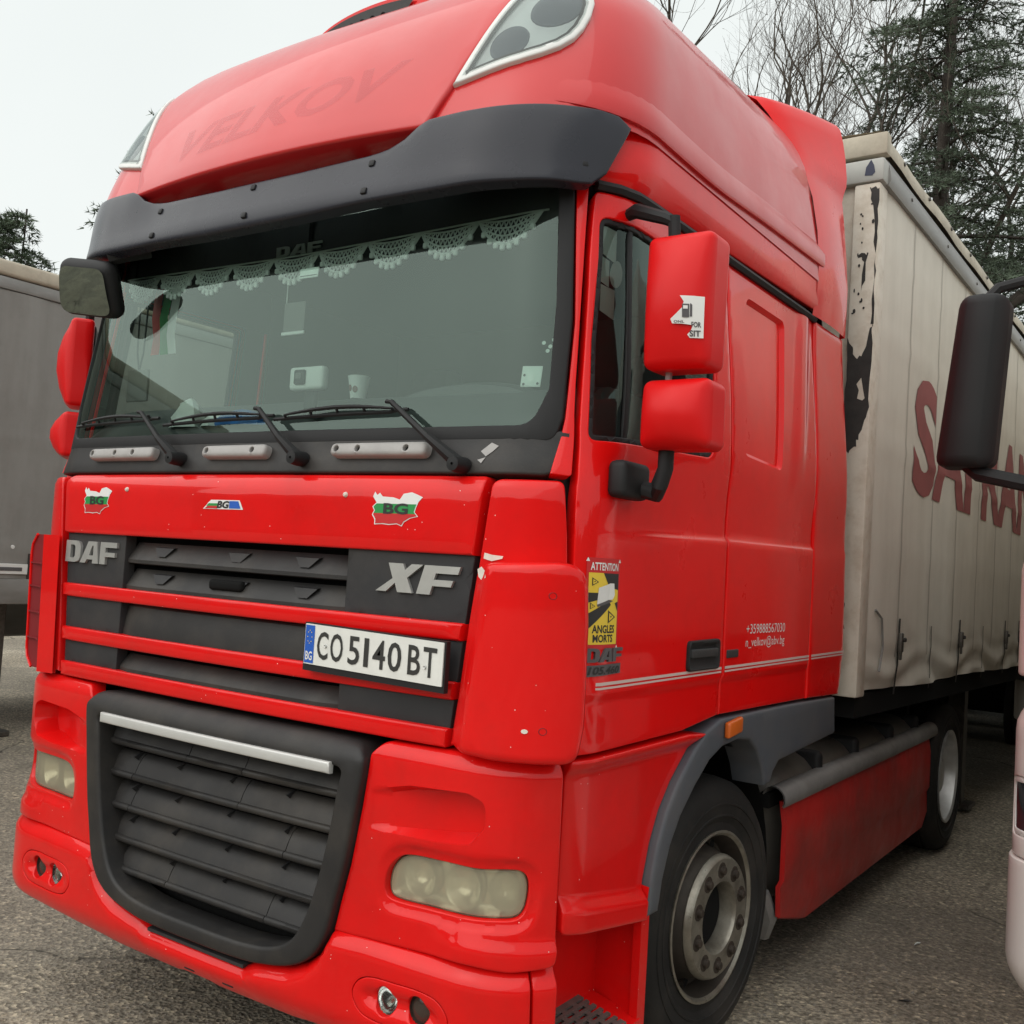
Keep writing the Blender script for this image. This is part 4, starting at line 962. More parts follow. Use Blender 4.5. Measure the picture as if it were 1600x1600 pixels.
# moulded lower edge of the roof shell
for sg in (1, -1):
    m = MB(); ts = [1.04+(3.02-1.04)*i/40 for i in range(41)]; fr = wrap(S_ROOF)
    zc = lerp_tab([(1.04, 3.036), (1.316, 3.013), (1.8, 3.006), (2.37, 3.032), (3.03, 3.06)])
    prof = [(-.002, .10), (.010, .055), (.014, .006), (.010, -.004), (-.02, -.008)]
    m.add([fr(sg*t, zc(t)+b_, a_*min(1, .15+(t-1.04)/.25)-.003*max(0, 1-(t-1.04)/.25)) for t in ts for a_, b_ in prof], [(i*5+j, i*5+j+1, (i+1)*5+j+1, (i+1)*5+j) for i in range(40) for j in range(4)], redroof); m.build('roof_lip', T)
# raised front panel
FP = rpoly([(-.683, 2.974, .02), (.683, 2.974, .02), (.732, 3.095), (.83, 3.41), (.862, 3.52), (.84, 3.62), (.70, 3.69), (-.70, 3.69), (-.84, 3.62), (-.862, 3.52), (-.83, 3.41), (-.732, 3.095)])
def fp_off(P):
    t, z = P[:, 0], P[:, 1]; return .008+.026*np.clip(1-(t/.75)**2, 0, 1)*sstep(z, 3.62, 3.2)+.006*sstep(z, 3.55, 3.1)
fpn = patch('roof_front_panel', S_ROOF, FP, redroof, T, res=.04, er=.012, thick=.10, off=fp_off)
m = MB(); frr = lambda a, b, h: Vector(S_ROOF(a, b))+Vector(S_ROOF.normal(a, b))*(float(fp_off(np.array([[a, b]]))[0])+.0012)
text_into(m, 'VELKOV', frr, (-.46, .56, 3.055, 3.185), ghost, bold=.03, shear=.35, maxedge=.02, slope=.055); note(m.build('faded_lettering', fpn), 'faded ghost of the lettering VELKOV')

# ---- sun visor with screws
VT = [(1.25, 3.006), (1.19, 3.010), (1.04, 3.004), (.855, 2.992), (.70, 2.988), (.665, 2.975), (.617, 2.945), (.56, 2.929), (.477, 2.921), (.2, 2.915)]
VB = [(-.2, 2.757), (.2, 2.757), (.5, 2.764), (.81, 2.764), (1.0, 2.772), (1.12, 2.782), (1.19, 2.784), (1.225, 2.79), (1.262, 2.83), (1.298, 2.98)]
VP = VB+VT+[(-a, b) for a, b in VT[::-1]]+[(-a, b) for a, b in VB[:1:-1]]
def vis_disp(P):
    t, z = np.abs(P[:, 0]), P[:, 1]
    o = .022*sstep(t, .50, .72)*sstep(z, 2.78, 2.98)
    o += -.02*np.clip((2.79-z)/.04, 0, 1)**2
    return o
vis = patch('sun_visor', S_VIS, VP, visorm, T, res=.025, er=.006, thick=.035, off=.012, disp=vis_disp)
for t0, z0 in ((-.502, 2.79), (-.5, 2.885), (-.012, 2.893), (-.013, 2.79), (.504, 2.793), (.504, 2.887), (1.19, 2.845), (-1.19, 2.845)):
    m = MB(); c = wrap(S_VIS, .012)(t0, z0); N = Vector(S_VIS.normal(t0, z0)); m.rbox((0, 0, 0), (.022, .022, .012), .005, black, seg=2, rot=N.to_track_quat('Z', 'Y').to_matrix()); ob = m.build('visor_screw', vis); ob.location = Vector(c)
# bracket behind visor keeps it off the roof
m = MB()
for t0 in (-.9, -.35, .35, .9): A = Vector(S_VIS(t0, 2.9)); m.box(A.x-.02, A.x+.02, A.y+.005, A.y+.22, 2.885, 2.915, black)
tag(m.build('visor_bracket', T), kind='stuff')

# ---- roof lamps
LP = [(.738, 3.108), (.80, 3.122), (.87, 3.139), (.94, 3.158), (1.0, 3.18), (1.045, 3.207), (1.075, 3.242), (1.09, 3.285), (1.094, 3.34), (1.086, 3.395), (1.065, 3.44), (1.02, 3.475), (.96, 3.496), (.90, 3.503), (.865, 3.49), (.845, 3.455), (.826, 3.40), (.79, 3.285)]
for sg in (1, -1):
    q = LP if sg > 0 else mir(LP); inn = offs(ccw(list(q)), .026)
    lf = patch('roof_lamp', S_ROOF, q, whitefr, T, holes=[inn], res=.03, er=.006, thick=.03, off=.016)
    fr = wrap(S_ROOF); V2, D, F, lp = patch2d(offs(ccw(list(inn)), -.002), [], .03, 0)
    L = lp[0]; m = MB(); m.add([fr(a, b, .005) for a, b in V2], F, mat('lamp_bowl_silver', (.66, .70, .69), .3, metal=.2) if sg > 0 else MATS['lamp_bowl_silver'])
    m.build('lamp_bowl', lf)
    m = MB(); V2, D, F, lp = patch2d(offs(ccw(list(q)), .020), [offs(ccw(list(inn)), .008)], .03, 0); m.add([fr(a, b, .014) for a, b in V2], F, plastic); m.build('lamp_seal', lf)
    for a, b, rr_ in ((.885, 3.235, .058), (.985, 3.365, .072)):
        m = MB(); n = 24; prof = [(.0, 1.05), (.008, 1.0), (.009, .93), (.007, .8), (.006, .02)]
        m.add([fr(sg*(a+rr_*q_*math.cos(6.2832*j/n)), b+rr_*q_*math.sin(6.2832*j/n)*1.05, -.001+h*.7+.004) for h, q_ in prof for j in range(n)], [(i*n+j, i*n+(j+1) % n, (i+1)*n+(j+1) % n, (i+1)*n+j) for i in range(len(prof)-1) for j in range(n)]+[tuple((len(prof)-1)*n+j for j in range(n))], MATS.get('lamp_spot_grey') or mat('lamp_spot_grey', (.13, .15, .17), .2)); m.build('spot_insert', lf)
    patch('lamp_glass', S_ROOF, offs(ccw(list(q)), .018), lensglass, lf, res=.05, er=0, thick=0, off=.0165)
# ---- roof pod with vent strip
m = MB(); V = []; n = 28
for i in range(n+1):
    a = math.pi*i/n; w = math.cos(a); h = math.sin(a)
    for (yy, sc) in ((.50, 1.), (.56, 1.02), (1.0, .9), (1.5, .5)): V.append((.02-.36*w*sc, yy, 3.60+(.165*h**.7)*sc))
m.add(V, [(i*4+j, i*4+j+1, (i+1)*4+j+1, (i+1)*4+j) for i in range(n) for j in range(3)], red)
m.add([(.02-.36*math.cos(math.pi*i/n), .50, 3.60+.165*math.sin(math.pi*i/n)**.7) for i in range(n+1)], [tuple(range(n+1))], red)
pod = m.build('roof_vent_cover', T)
m = MB(); m.add([(.02-.34*math.cos(math.pi*i/n)*k_, .494-.004*k_, 3.60+(.145*k_ if k_ > .5 else .0)*math.sin(math.pi*i/n)**.7) for k_ in (1., .2) for i in range(0, 20)], [(i, i+1, i+21, i+20) for i in range(19)], plastic); vent = m.build('vent_strip', pod)
for i in range(7):
    x = -.26+.052*i; m = MB(); zt = 3.60+.105*(1-((x-.02)/.36)**2)**.35; m.lathe([(0, .001), (-.002, .008), (.002, .011)], void, c=(x, .488, zt), axis='Y', n=8); m.build('vent_hole', vent)

# ---- mirrors
def shell(cx, cy, cz, sx, sy, sz, rad, taper=0., bulge=.0, lean=0.):
    def f(x, y, z):
        k = 1+taper*(z/sz); e = 1-(2*x/sx)**2; e2 = 1-(2*z/sz)**2
        yy = y-bulge*max(0, e)*max(0, e2) if y < 0 else y
        return (x*k+lean*z, yy, z)
    m = MB(); m.rbox((cx, cy, cz), (sx, sy, sz), rad, redside if 0 else red, seg=4, fn=f, cuts=5); return m
mirred = mat('red_mirror_cap', (.68, .007, .008), .36, spec=.25, var=.04, vscale=3, rvar=.05, bump=.02, bscale=12)
for sg in (1, -1):
    rt = None
    m = MB(); 
    def cap(m, cx, cz, sx, sz, taper, rad, dep=.16):
        def f(x, y, z):
            k = 1+taper*(z/sz); e = max(0, 1-(2*x/sx)**2); e2 = max(0, 1-(2*z/sz)**2)
            return ((x*k), (y-.055*e*e2 if y < 0 else y), z)
        rm = Matrix.Rotation(R(0 if sg > 0 else -36), 3, 'Z'); bo = rm @ Vector((0, dep/2, 0))
        m.rbox((sg*cx, .33, cz), (sx, dep, sz), rad, mirred, seg=5, fn=f, cuts=4, rot=rm)
        m.rbox((sg*cx+bo.x, .33+bo.y, cz), (sx-.05, .012, sz-.05), .005, black, seg=1, rot=rm)
    cap(m, 1.412, 2.452, .198, .372, .02, .07, .13 if sg > 0 else .09); big = m.build('mirror_housing', T)
    m = MB(); cap(m, 1.420, 2.143, .205, .190, -.03, .06, .13 if sg > 0 else .09); small = m.build('mirror_housing', T)
    m = MB(); S_ = S_DOOR; A = wrap(S_DOOR)(sg*1.285, 2.752, 0); m.tube([A, A+Vector((sg*.03, -.01, .005)), (sg*1.345, .315, 2.70), (sg*1.365, .32, 2.69)], [.018, .022, .018, .016], black, n=8)
    m.tube([(sg*1.365, .32, 2.705), (sg*1.37, .325, 2.61)], .018, black, n=8); m.build('mirror_arm', T)
    m = MB(); B = wrap(S_DOOR)(sg*1.40, 1.965, 0.); m.rbox(tuple(B+Vector((sg*.02, 0, 0))), (.06, .16, .105), .02, black, seg=3); 
    m.tube([B+Vector((sg*.02, .03, -.015)), B+Vector((sg*.085, .05, -.03)), (sg*1.36, .33, 1.955), (sg*1.375, .33, 2.0), (sg*1.375, .33, 2.07)], [.026, .026, .024, .022, .022], black, n=10)
    m.build('mirror_arm', T); m = MB(); m.tube([(sg*1.37, .33, 2.20), (sg*1.37, .33, 2.30)], .010, handlem, n=8); m.build('mirror_pin', T)
    if sg > 0:
        m = MB(); fm = lambda a, b, h=0.: Vector((1.412+.006+a*.083, .33-.065-.056*max(0, 1-(2*(.006+a*.083)/.198)**2)*max(0, 1-(2*(-.115+b*.11)/.372)**2)-.003-h, 2.337+b*.11))
        pl = [(.34, 1.0), (.5, 1.0), (.75, 1), (1.0, 1.0), (1.0, .75), (1.0, .5), (1.0, .2), (1.0, .0), (.8, 0), (.62, .0), (.55, .08), (.66, .18), (.72, .3), (.4, .33), (.1, .34), (.05, .45), (.25, .58), (.42, .72), (.46, .86)]
        V2, D, F, lp = patch2d(pl, [], .25, 0); m.add([fm(a, b) for a, b in V2], F, white)
        flat(m, [(.42, .48), (.62, .48), (.62, .80), (.42, .80)], fm, greyprint, .001); flat(m, [(.455, .68), (.585, .68), (.585, .76), (.455, .76)], fm, white, .0018); flat(m, [(.64, .5), (.70, .5), (.70, .78), (.66, .82), (.64, .8)], fm, greyprint, .001)
        text_into(m, 'SIT', fm, (.62, .93, .03, .18), greyprint, bold=.03, h=.001); text_into(m, 'FOR', fm, (.68, .94, .25, .38), greyprint, bold=.03, h=.001); text_into(m, 'ONL', fm, (.16, .48, .35, .41), greyprint, bold=.02, h=.001)
        note(m.build('torn_sticker', big), 'torn white sticker with a fuel pump')
# front (kerb) mirror under the visor
m = MB(); rot = Matrix.Rotation(R(14), 3, 'Z') @ Matrix.Rotation(R(24), 3, 'X') @ Matrix.Rotation(R(7), 3, 'Y')
fmr = lambda x, y, z: (x*(1+.12*(z/.24)*-1), y, z)
m.rbox((-.90, .02, 2.655), (.255, .085, .215), .045, black, seg=4, fn=fmr, rot=rot); m.tube([(-.80, .02, 2.76), (-.74, .06, 2.78), (-.70, .12, 2.80)], [.03, .03, .025], black, n=8); km = m.build('front_mirror', T)
mirglass = mat('mirror_glass_dark', (.22, .26, .24), .05, metal=1); 
m = MB(); V2, D, F, lp = patch2d(rpoly([(-.112, -.09, .04), (.112, -.09, .04), (.105, .085, .04), (-.10, .085, .04)]), [], .03, 0)
mt = Matrix.Translation((-.90, .02, 2.655)) @ rot.to_4x4()
m.add([mt @ Vector((a*(1-.12*b/.24), -.046-.012*(1-(a/.15)**2-(b/.12)**2), b)) for a, b in V2], F, mirglass); m.build('mirror_face', km)

# ---- step housing ahead of the front wheel
ARCH_O = [(1.754, .685), (1.768, .78), (1.80, .88), (1.85, .97), (1.925, 1.05), (2.05, 1.145), (2.13, 1.185)]
for sg in (1, -1):
    M_ = (lambda p: p) if sg > 0 else mir
    up = rpoly([(1.282, .735, .02), (1.752, .665), ]+ARCH_O+[(2.0, 1.196), (1.282, 1.192, .01)])
    def up_disp(P):
        t, z = np.abs(P[:, 0]), P[:, 1]; zl = .80-.075*(t-1.28)/.47
        return -.030*sstep(z, zl-.01, zl+.035)+.028*sstep(z, 1.14, 1.185)
    step = patch('step_panel', S_DOOR, M_(up), red, T, res=.009, er=.008, thick=.10, disp=up_disp)
    # recessed well: back wall, floor, wheel-side cheek
    m = MB(); x0, x1 = 1.07, 1.238; ya, yb = (.16 if sg > 0 else .46), .655
    def q4(pts, mm): m.add([(sg*x, y, z) for x, y, z in pts], [(0, 1, 2, 3)], mm)
    q4([(x0, ya-.06, .31), (x0, yb+.01, .31), (x0, yb+.01, .78), (x0, ya-.06, .78)], red)
    q4([(x0-.01, yb-.002, .31), (x1-.02, yb-.03, .31), (x1, yb, .76), (x0-.01, yb-.002, .78)], red)
    m.box(sg*(x1-.004), sg*(x1-.03), yb-.03, yb+.02, .30, .70, red, fn=lambda x, y, z: (x, y-.10*(.70-z)/.35*0, z))
    # sill round the tread
    m.add([(sg*x, y, z) for x, y, z in ((x0, ya-.06, .412), (x1, ya-.06, .375), (x1, yb-.01, .375), (x0, yb-.01, .412), (x0, ya-.06, .32), (x1, ya-.06, .30), (x1, yb-.01, .30), (x0, yb-.01, .32))], [(4, 7, 6, 5), (1, 5, 6, 2), (0, 4, 5, 1), (2, 6, 7, 3), (0, 1, 2, 3)], red)
    m.box(sg*(x1-.004), sg*(x1+.0), ya+.0, yb-.12, .365, .395, red)
    well = m.build('step_well', T)
    m = MB()
    def tz(x): return .418-(x-x0)*.2
    nx, ny = 6, 7; X0, X1, Y0, Y1 = x0+.01, x1-.012, ya-.03, yb-.10
    for i in range(nx+1):
        xa = X0+(X1-X0)*i/nx; w = .006 if 0 < i < nx else .010
        m.add([(sg*(xa+a), y, tz(xa+a)+h) for h in (0, .008) for a in (-w, w) for y in (Y0, Y1)], [(0, 1, 3, 2), (4, 6, 7, 5), (0, 4, 5, 1), (2, 3, 7, 6), (0, 2, 6, 4), (1, 5, 7, 3)], steprb)
    for i in range(nx):
        for j in range(ny+1):
            yy = Y0+(Y1-Y0)*(j+(.5 if i % 2 else 0))/ny
            if yy > Y1: continue
            xa, xb = X0+(X1-X0)*i/nx, X0+(X1-X0)*(i+1)/nx
            m.add([(sg*x, y, tz(x)+h) for h in (0, .007) for x in (xa, xb) for y in (yy-.012, yy+.012)], [(0, 1, 3, 2), (4, 6, 7, 5), (0, 4, 5, 1), (2, 3, 7, 6)], steprb)
    m.add([(sg*X0, Y0, tz(X0)-.03), (sg*X1, Y0, tz(X1)-.03), (sg*X1, Y1, tz(X1)-.03), (sg*X0, Y1, tz(X0)-.03)], [(0, 1, 2, 3)], void)
    m.build('step_tread', well)
# ---- wheel arch and lower fairing
AI = [(1.832, .672), (1.85, .76), (1.895, .86), (1.96, .94), (2.06, 1.02), (2.17, 1.09), (2.28, 1.125), (2.42, 1.135), (2.54, 1.12), (2.62, 1.07), (2.68, 1.0), (2.715, .93)]
AR = rpoly([(1.758, .672), (1.760, .69), (1.774, .78), (1.806, .88), (1.856, .97), (1.930, 1.05), (2.055, 1.145), (2.14, 1.19), (2.26, 1.222), (2.9, 1.218), (3.56, 1.205, .01), (3.585, 1.04, .01), (2.86, 1.005), (2.80, .97), (2.77, .93)]+AI[::-1])
for sg in (1, -1):
    M_ = (lambda p: p) if sg > 0 else mir
    arch = patch('wheel_arch', S_DOOR, M_(AR), archm, T, res=.03, er=.012, thick=.12, off=-.002)
    m = MB(); fr = wrap(S_DOOR); m.rbox((0, 0, 0), (.125, .022, .055), .008, amber, fn=lambda x, y, z: fr(sg*(2.338+x), 1.188+z+x*.1, .010+y)); m.build('side_marker', arch)
# wheel-well liner
for sg in (1, -1):
    m = MB(); L = []; n = 24
    for i in range(n+1):
        a = R(-15)+R(210)*i/n
        for x in (1.15, .55): L.append((sg*x, 1.33-.60*math.cos(a), .50+.60*math.sin(a)))
    m.add(L, [(2*i, 2*i+1, 2*i+3, 2*i+2) for i in range(n)], void); m.box(sg*.5, sg*.55, .7, 2.0, .3, 1.2, void); m.build('wheel_well_liner', T)

# ---- wheels
def make_wheel(name, front, x, y, z, rot=0., dual=False, sg=1, parent=None):
    w = bpy.data.objects.new(name, None); COL.objects.link(w); w.empty_display_size = .2; w.location = (x, y, z); w.rotation_euler = (0, 0, rot); setparent(w, parent or T)
    def place(o): o.parent = w; o.matrix_parent_inverse = Matrix.Identity(4)
    W2 = .31
    prof = [(-.02, .285), (.0, .297), (-.004, .33), (.008, .352), (.013, .354), (.013, .36), (.010, .362), (.014, .395), (.018, .397), (.018, .403), (.014, .405), (.012, .425), (.006, .445), (-.012, .468), (-.030, .482)]
    for g0 in (.085, .155, .225): prof += [(-g0+.008, .490), (-g0+.006, .478), (-g0-.006, .478), (-g0-.008, .490)]
    prof += [(-W2+.03, .482), (-W2+.012, .468), (-W2-.006, .445), (-W2-.014, .40), (-W2, .33), (-W2+.01, .29)]
    m = MB(); m.lathe(prof, tyre, n=56); place(m.build('tyre', None, 30))
    m = MB()
    if front:
        m.lathe([(-.0, .300), (.008, .303), (.010, .294), (.0, .284)], rimm, n=56); m.lathe([(.0, .284), (-.035, .272), (-.075, .264), (-.085, .25), (-.04, .228), (.004, .218)], rimdish, n=56); m.lathe([(.004, .218), (.010, .221), (.028, .214), (.034, .207), (.034, .128), (.02, .121), (-.07, .118)], rimm, n=56)
        hub = [(-.075, .122), (-.03, .118), (-.02, .10), (-.025, .02), (-.025, .0)]
        place(m.build('rim', None, 30)); h = MB(); h.lathe(hub, void, n=30); place(h.build('hub', None))
        for k in range(10):
            a = 2*math.pi*(k+.5)/10; nm = MB(); c = (.032, .168*math.cos(a), .168*math.sin(a))
            nm.lathe([(.0, .030), (.0032, .029), (.0032, .016), (.016, .0145), (.018, .011), (.018, .0)], nutm, c=c, n=12); place(nm.build('wheel_nut', None, 30))
        hm = MB()
        for k in range(10):
            a = 2*math.pi*k/10; hm.lathe([(.0, .0), (.0, .018)], void, c=(-.050, .243*math.cos(a), .243*math.sin(a)), n=10)
        place(tag(hm.build('rim_opening', None), kind='stuff'))
    else:
        m.lathe([(-.0, .300), (.010, .303), (.012, .294), (.0, .282), (-.06, .270), (-.13, .262), (-.16, .25), (-.165, .16), (-.15, .14), (-.10, .135), (-.04, .11), (-.03, .0)], rimb, n=48); place(m.build('rim', None, 30))
        for k in range(10):
            a = 2*math.pi*(k+.5)/10; nm = MB(); nm.lathe([(-.165, .018), (-.13, .016), (-.128, .0)], nutm, c=(0, .19*math.cos(a), .19*math.sin(a)), n=8); place(nm.build('wheel_nut', None, 30))
        m = MB(); m.lathe([(a-.345, b) for a, b in prof], tyre, n=40); place(m.build('tyre', None, 30))
    w.scale = (sg, 1, 1)
    return w
make_wheel('front_wheel', True, 1.155, 1.356, .486, R(-5)); make_wheel('front_wheel', True, -1.155, 1.356, .486, R(-5), sg=-1)
make_wheel('drive_wheel', False, 1.215, 5.14, .486); make_wheel('drive_wheel', False, -1.215, 5.14, .486, sg=-1)

# ---- chassis, fuel tank, side skirt
m = MB()
for sg in (1, -1): m.box(sg*.36, sg*.44, .3, 6.1, .72, 1.0, void)
for y in (.5, 1.36, 2.4, 3.4, 4.4, 5.14, 6.0): m.box(-.36, .36, y-.06, y+.06, .75, .95, void)
m.box(-.6, .6, .15, 2.1, .42, 1.15, void); m.box(-.95, .95, .13, .30, .40, 1.15, void)
tag(m.build('chassis_frame', T), kind='stuff')
m = MB(); m.rbox((0, .62, 1.28), (2.3, .9, .06), .01, void); m.box(-1.12, 1.12, 1.0, 2.1, 1.20, 1.26, void); m.build('cab_floor', T)
m = MB(); m.lathe([(-.16, .06), (-.16, .16), (.16, .16), (.16, .06)], void, c=(0, 5.14, .486), n=20); m.tube([(-.9, 5.14, .486), (.9, 5.14, .486)], .07, void, n=12); m.build('rear_axle', T)
m = MB(); m.rbox((0, 5.0, 1.10), (.9, 1.0, .09), .03, void); m.build('fifth_wheel', T)
for sg in (1, -1):
    m = MB(); m.rbox((sg*.83, 3.42, .62), (.66, 2.65, .62), .16, tankm, seg=5); tk = m.build('fuel_tank', T)
    for y in (2.55, 3.15, 3.85, 4.45):
        m = MB(); m.rbox((sg*.83, y, .62), (.68, .06, .64), .165, black, seg=5); m.build('tank_strap', tk)
    m = MB(); yy = [1.99, 2.4, 3.0, 3.6, 4.2, 4.66]; prof = [(1.19, .80), (1.205, .70), (1.205, .48), (1.19, .45), (1.195, .33), (1.17, .225), (1.14, .21)]
    L = []
    for i, y in enumerate(yy):
        for x, z in prof: L.append((sg*x, y+(.09 if z < .3 and i == 0 else 0), z+(.08 if (i == 0 and z < .3) else 0)))
    n = len(prof); m.add(L, [(i*n+j, i*n+j+1, (i+1)*n+j+1, (i+1)*n+j) for i in range(len(yy)-1) for j in range(n-1)], redskirt)
    L2 = [(x-sg*.02, y, z) for x, y, z in L]; m.add(L2, [(i*n+j, i*n+j+1, (i+1)*n+j+1, (i+1)*n+j) for i in range(len(yy)-1) for j in range(n-1)], redskirt)
    m.add(L[:n]+L2[:n], [(j, j+1, n+j+1, n+j) for j in range(n-1)], redskirt)
    sk = m.build('side_skirt', T)
    m = MB(); pr = [(.05*math.cos(a), .05*math.sin(a)) for a in [R(-35)+R(200)*i/10 for i in range(11)]]
    L = [(sg*(1.165+a), y, .815+b*1.05) for y in (1.93, 2.9, 3.9, 4.80) for a, b in pr]; m.add(L, [(i*11+j, i*11+j+1, (i+1)*11+j+1, (i+1)*11+j) for i in range(3) for j in range(10)], railm)
    L = [(sg*(1.163+a*.92), y, .815+b*.96) for y in (1.931, 4.799) for a, b in pr]; m.add(L, [(j, j+1, 11+j+1, 11+j) for j in range(10)], railm)
    m.box(sg*1.10, sg*1.14, 1.95, 4.75, .77, .83, void); m.build('skirt_rail', sk)
    m = MB(); m.tube([(sg*1.12, 1.97, .42), (sg*1.13, 2.02, .32), (sg*1.10, 2.06, .22)], [.03, .045, .03], railm, n=8); m.build('skirt_bracket', sk)
    m = MB(); m.box(sg*.45, sg*1.1, 4.45, 4.50, .3, 1.05, void); m.box(sg*.6, sg*1.2, 4.55, 5.75, 1.03, 1.06, void); m.build('rear_mudguard', T)

# ---- cab interior
m = MB(); prof = [(.13, 2.02), (.16, 2.08), (.24, 2.16), (.34, 2.238), (.40, 2.255), (.72, 2.26), (.78, 2.23), (.80, 2.0), (.75, 1.4), (.2, 1.4)]
L = [(x, y+.02*abs(x), z) for x in (-1.13, -.6, 0, .6, 1.13) for y, z in prof]; n = len(prof); m.add(L, [(i*n+j, i*n+(j+1) % n, (i+1)*n+(j+1) % n, (i+1)*n+j) for i in range(4) for j in range(n)]+[tuple(range(n)), tuple(4*n+j for j in range(n))], dashm); dash = m.build('dashboard', T)
m = MB(); L = []; st = 16
for i in range(st+1):
    a = math.pi*i/st; x = .62-.29*math.cos(a); h = .085*math.sin(a)**.8
    L += [(x, .37, 2.19+h), (x, .43, 2.205+h*1.05), (x, .80, 2.19+h)]
m.add(L, [(i*3+j, i*3+j+1, (i+1)*3+j+1, (i+1)*3+j) for i in range(st) for j in range(2)], dashm); m.add([L[i*3] for i in range(st+1)], [tuple(range(st+1))], dashm); m.build('instrument_hood', dash)
m = MB(); n = 36; cw = Vector((.62, .98, 2.12)); ax = Vector((0, -.62, -.78)).normalized(); e1 = Vector((1, 0, 0)); e2 = ax.cross(e1)
m.tube([cw+e1*.23*math.cos(6.2832*i/n)+e2*.23*math.sin(6.2832*i/n) for i in range(n+1)], .016, black, n=8)
for a in (0, math.pi, -math.pi/2): m.tube([cw+ax*.03, cw+e1*.22*math.cos(a)+e2*.22*math.sin(a)], .016, black, n=6)
m.tube([cw+ax*.03, cw+ax*.35], .04, black, n=10); m.build('steering_wheel', T)
for x in (.62, -.62):
    m = MB(); m.rbox((x, 1.42, 1.75), (.52, .55, .16), .06, seatm, seg=3); m.rbox((x, 1.70, 2.12), (.50, .16, .72), .06, seatm, seg=3, rot=Matrix.Rotation(R(-10), 3, 'X')); m.rbox((x, 1.78, 2.56), (.28, .12, .2), .05, seatm, seg=3); m.box(x-.2, x+.2, 1.2, 1.6, 1.26, 1.7, black); m.build('seat', T)
m = MB(); m.box(-1.14, 1.14, 2.06, 2.085, 1.3, 3.0, fabric); m.build('rear_trim', T)
for sg in (1, -1):
    m = MB(); m.box(sg*1.13, sg*1.15, 1.12, 2.09, 1.28, 3.0, fabric); m.build('sleeper_trim', T)
    m = MB(); m.box(sg*1.14, sg*1.16, .40, 1.12, 2.74, 3.0, fabric); m.box(sg*1.175, sg*1.19, .32, 1.13, 1.28, 2.06, fabric); tag(m.build('door_trim', T), kind='stuff')
    m = MB(); m.add([(sg*x, y, z) for x, y, z in ((.98, .26, 2.70), (1.16, .42, 2.72), (1.16, .42, 3.0), (.98, .26, 3.0))], [(0, 1, 2, 3)], ceil); m.build('corner_trim', T)
m = MB(); m.box(-1.1, 1.1, .55, 2.08, 2.92, 2.95, ceil); m.box(-1.1, 1.1, .30, .62, 2.80, 2.95, ceil); m.build('headlining', T)
m = MB(); m.box(-1.06, -.02, .27, .285, 2.72, 2.93, ceil); m.box(.02, 1.06, .27, .285, 2.72, 2.93, ceil); tag(m.build('sun_blind', T), kind='stuff')
m = MB(); poly_letters(m, lambda a, b, h: Vector((a, .262-h, b)), DAF, (-.165, .06, 2.752, 2.788), silver, 0, .004); m.build('header_badge', T)

# ================================================================ small things in the windscreen
# crocheted lace hung along the top of the screen
lace = MB(); zlev = lambda x: 2.735+.03*abs(x)**1.5
def lp_(x, z): return Vector((x, .03*x*x+.068+.125*(z-2.1)+.055+(max(0, abs(x)-.93)**2)*1.2, z))
nsc = 9; wid = 1.96/nsc
for i in range(nsc):
    xa = -.98+wid*i; dp = .088
    def low(u_, k): return zlev(xa+u_*wid)-.012-(dp*k)*math.sin(math.pi*u_)**.8
    for k in (.15, .42, .70, 1.0):
        lace.tube([lp_(xa+wid*j/12, low(j/12, k)) for j in range(13)], .003 if k < 1 else .005, lacem, n=4, caps=False)
    for j in range(13):
        u_ = j/13+.03
        for k0, k1 in ((.15, .42), (.42, .70), (.70, 1.0)):
            for s_ in (-1, 1):
                a = lp_(xa+wid*u_, low(u_, k0)); u2 = min(1, max(0, u_+s_*.045)); lace.tube([a, lp_(xa+wid*u2, low(u2, k1))], .0026, lacem, n=3, caps=False)
    for j in range(1, 9):
        u_ = j/9; P = lp_(xa+wid*u_, low(u_, 1)-.010); lace.rbox(tuple(P), (.018, .012, .020), .007, lacem, seg=2)
lace.tube([lp_(-1+2*j/40, zlev(-1+2*j/40)-.012) for j in range(41)], .003, lacem, n=4)
tag(lace.build('lace_valance'), 'white crochet lace valance hanging inside the windscreen', 'valance')
c = MB(); c.lathe([(0, .0), (0, .026), (.075, .038), (.078, .040), (.080, .037), (.074, .034), (.006, .024), (.006, 0)], paper, c=(.125, .42, 2.258), axis='Z', n=24)
for a0, zz in ((-1.9, .035), (-1.2, .03)):
    fr = lambda a, b, h: Vector((.125+(.0265+.16*b+.0008)*math.cos(a), .42+(.0265+.16*b+.0008)*math.sin(a), 2.258+b)); flat(c, circ(a0, zz, .32, .012, 12), fr, MATS.get('cup_print') or mat('cup_print', (.16, .07, .05), .6), 0)
tag(c.build('paper_cup'), 'white paper cup with brown print standing on the dashboard', 'cup')
tb_ = thing('toll_device', 'white box-shaped toll unit in a dark bracket behind the windscreen', 'toll device', (.135, .17, 2.24))
m = MB(); m.rbox((.135, .17, 2.284), (.155, .035, .078), .012, paper, seg=3); m.build('casing', tb_)
m = MB(); m.rbox((.115, .148, 2.286), (.048, .014, .05), .006, black, seg=2); m.rbox((.115, .139, 2.288), (.026, .006, .022), .003, fabric, seg=1); m.build('display', tb_)
m = MB(); m.rbox((.12, .20, 2.215), (.05, .02, .12), .006, black, seg=2); m.build('bracket', tb_)
m = MB(); L = []; rr_ = random.Random(4)
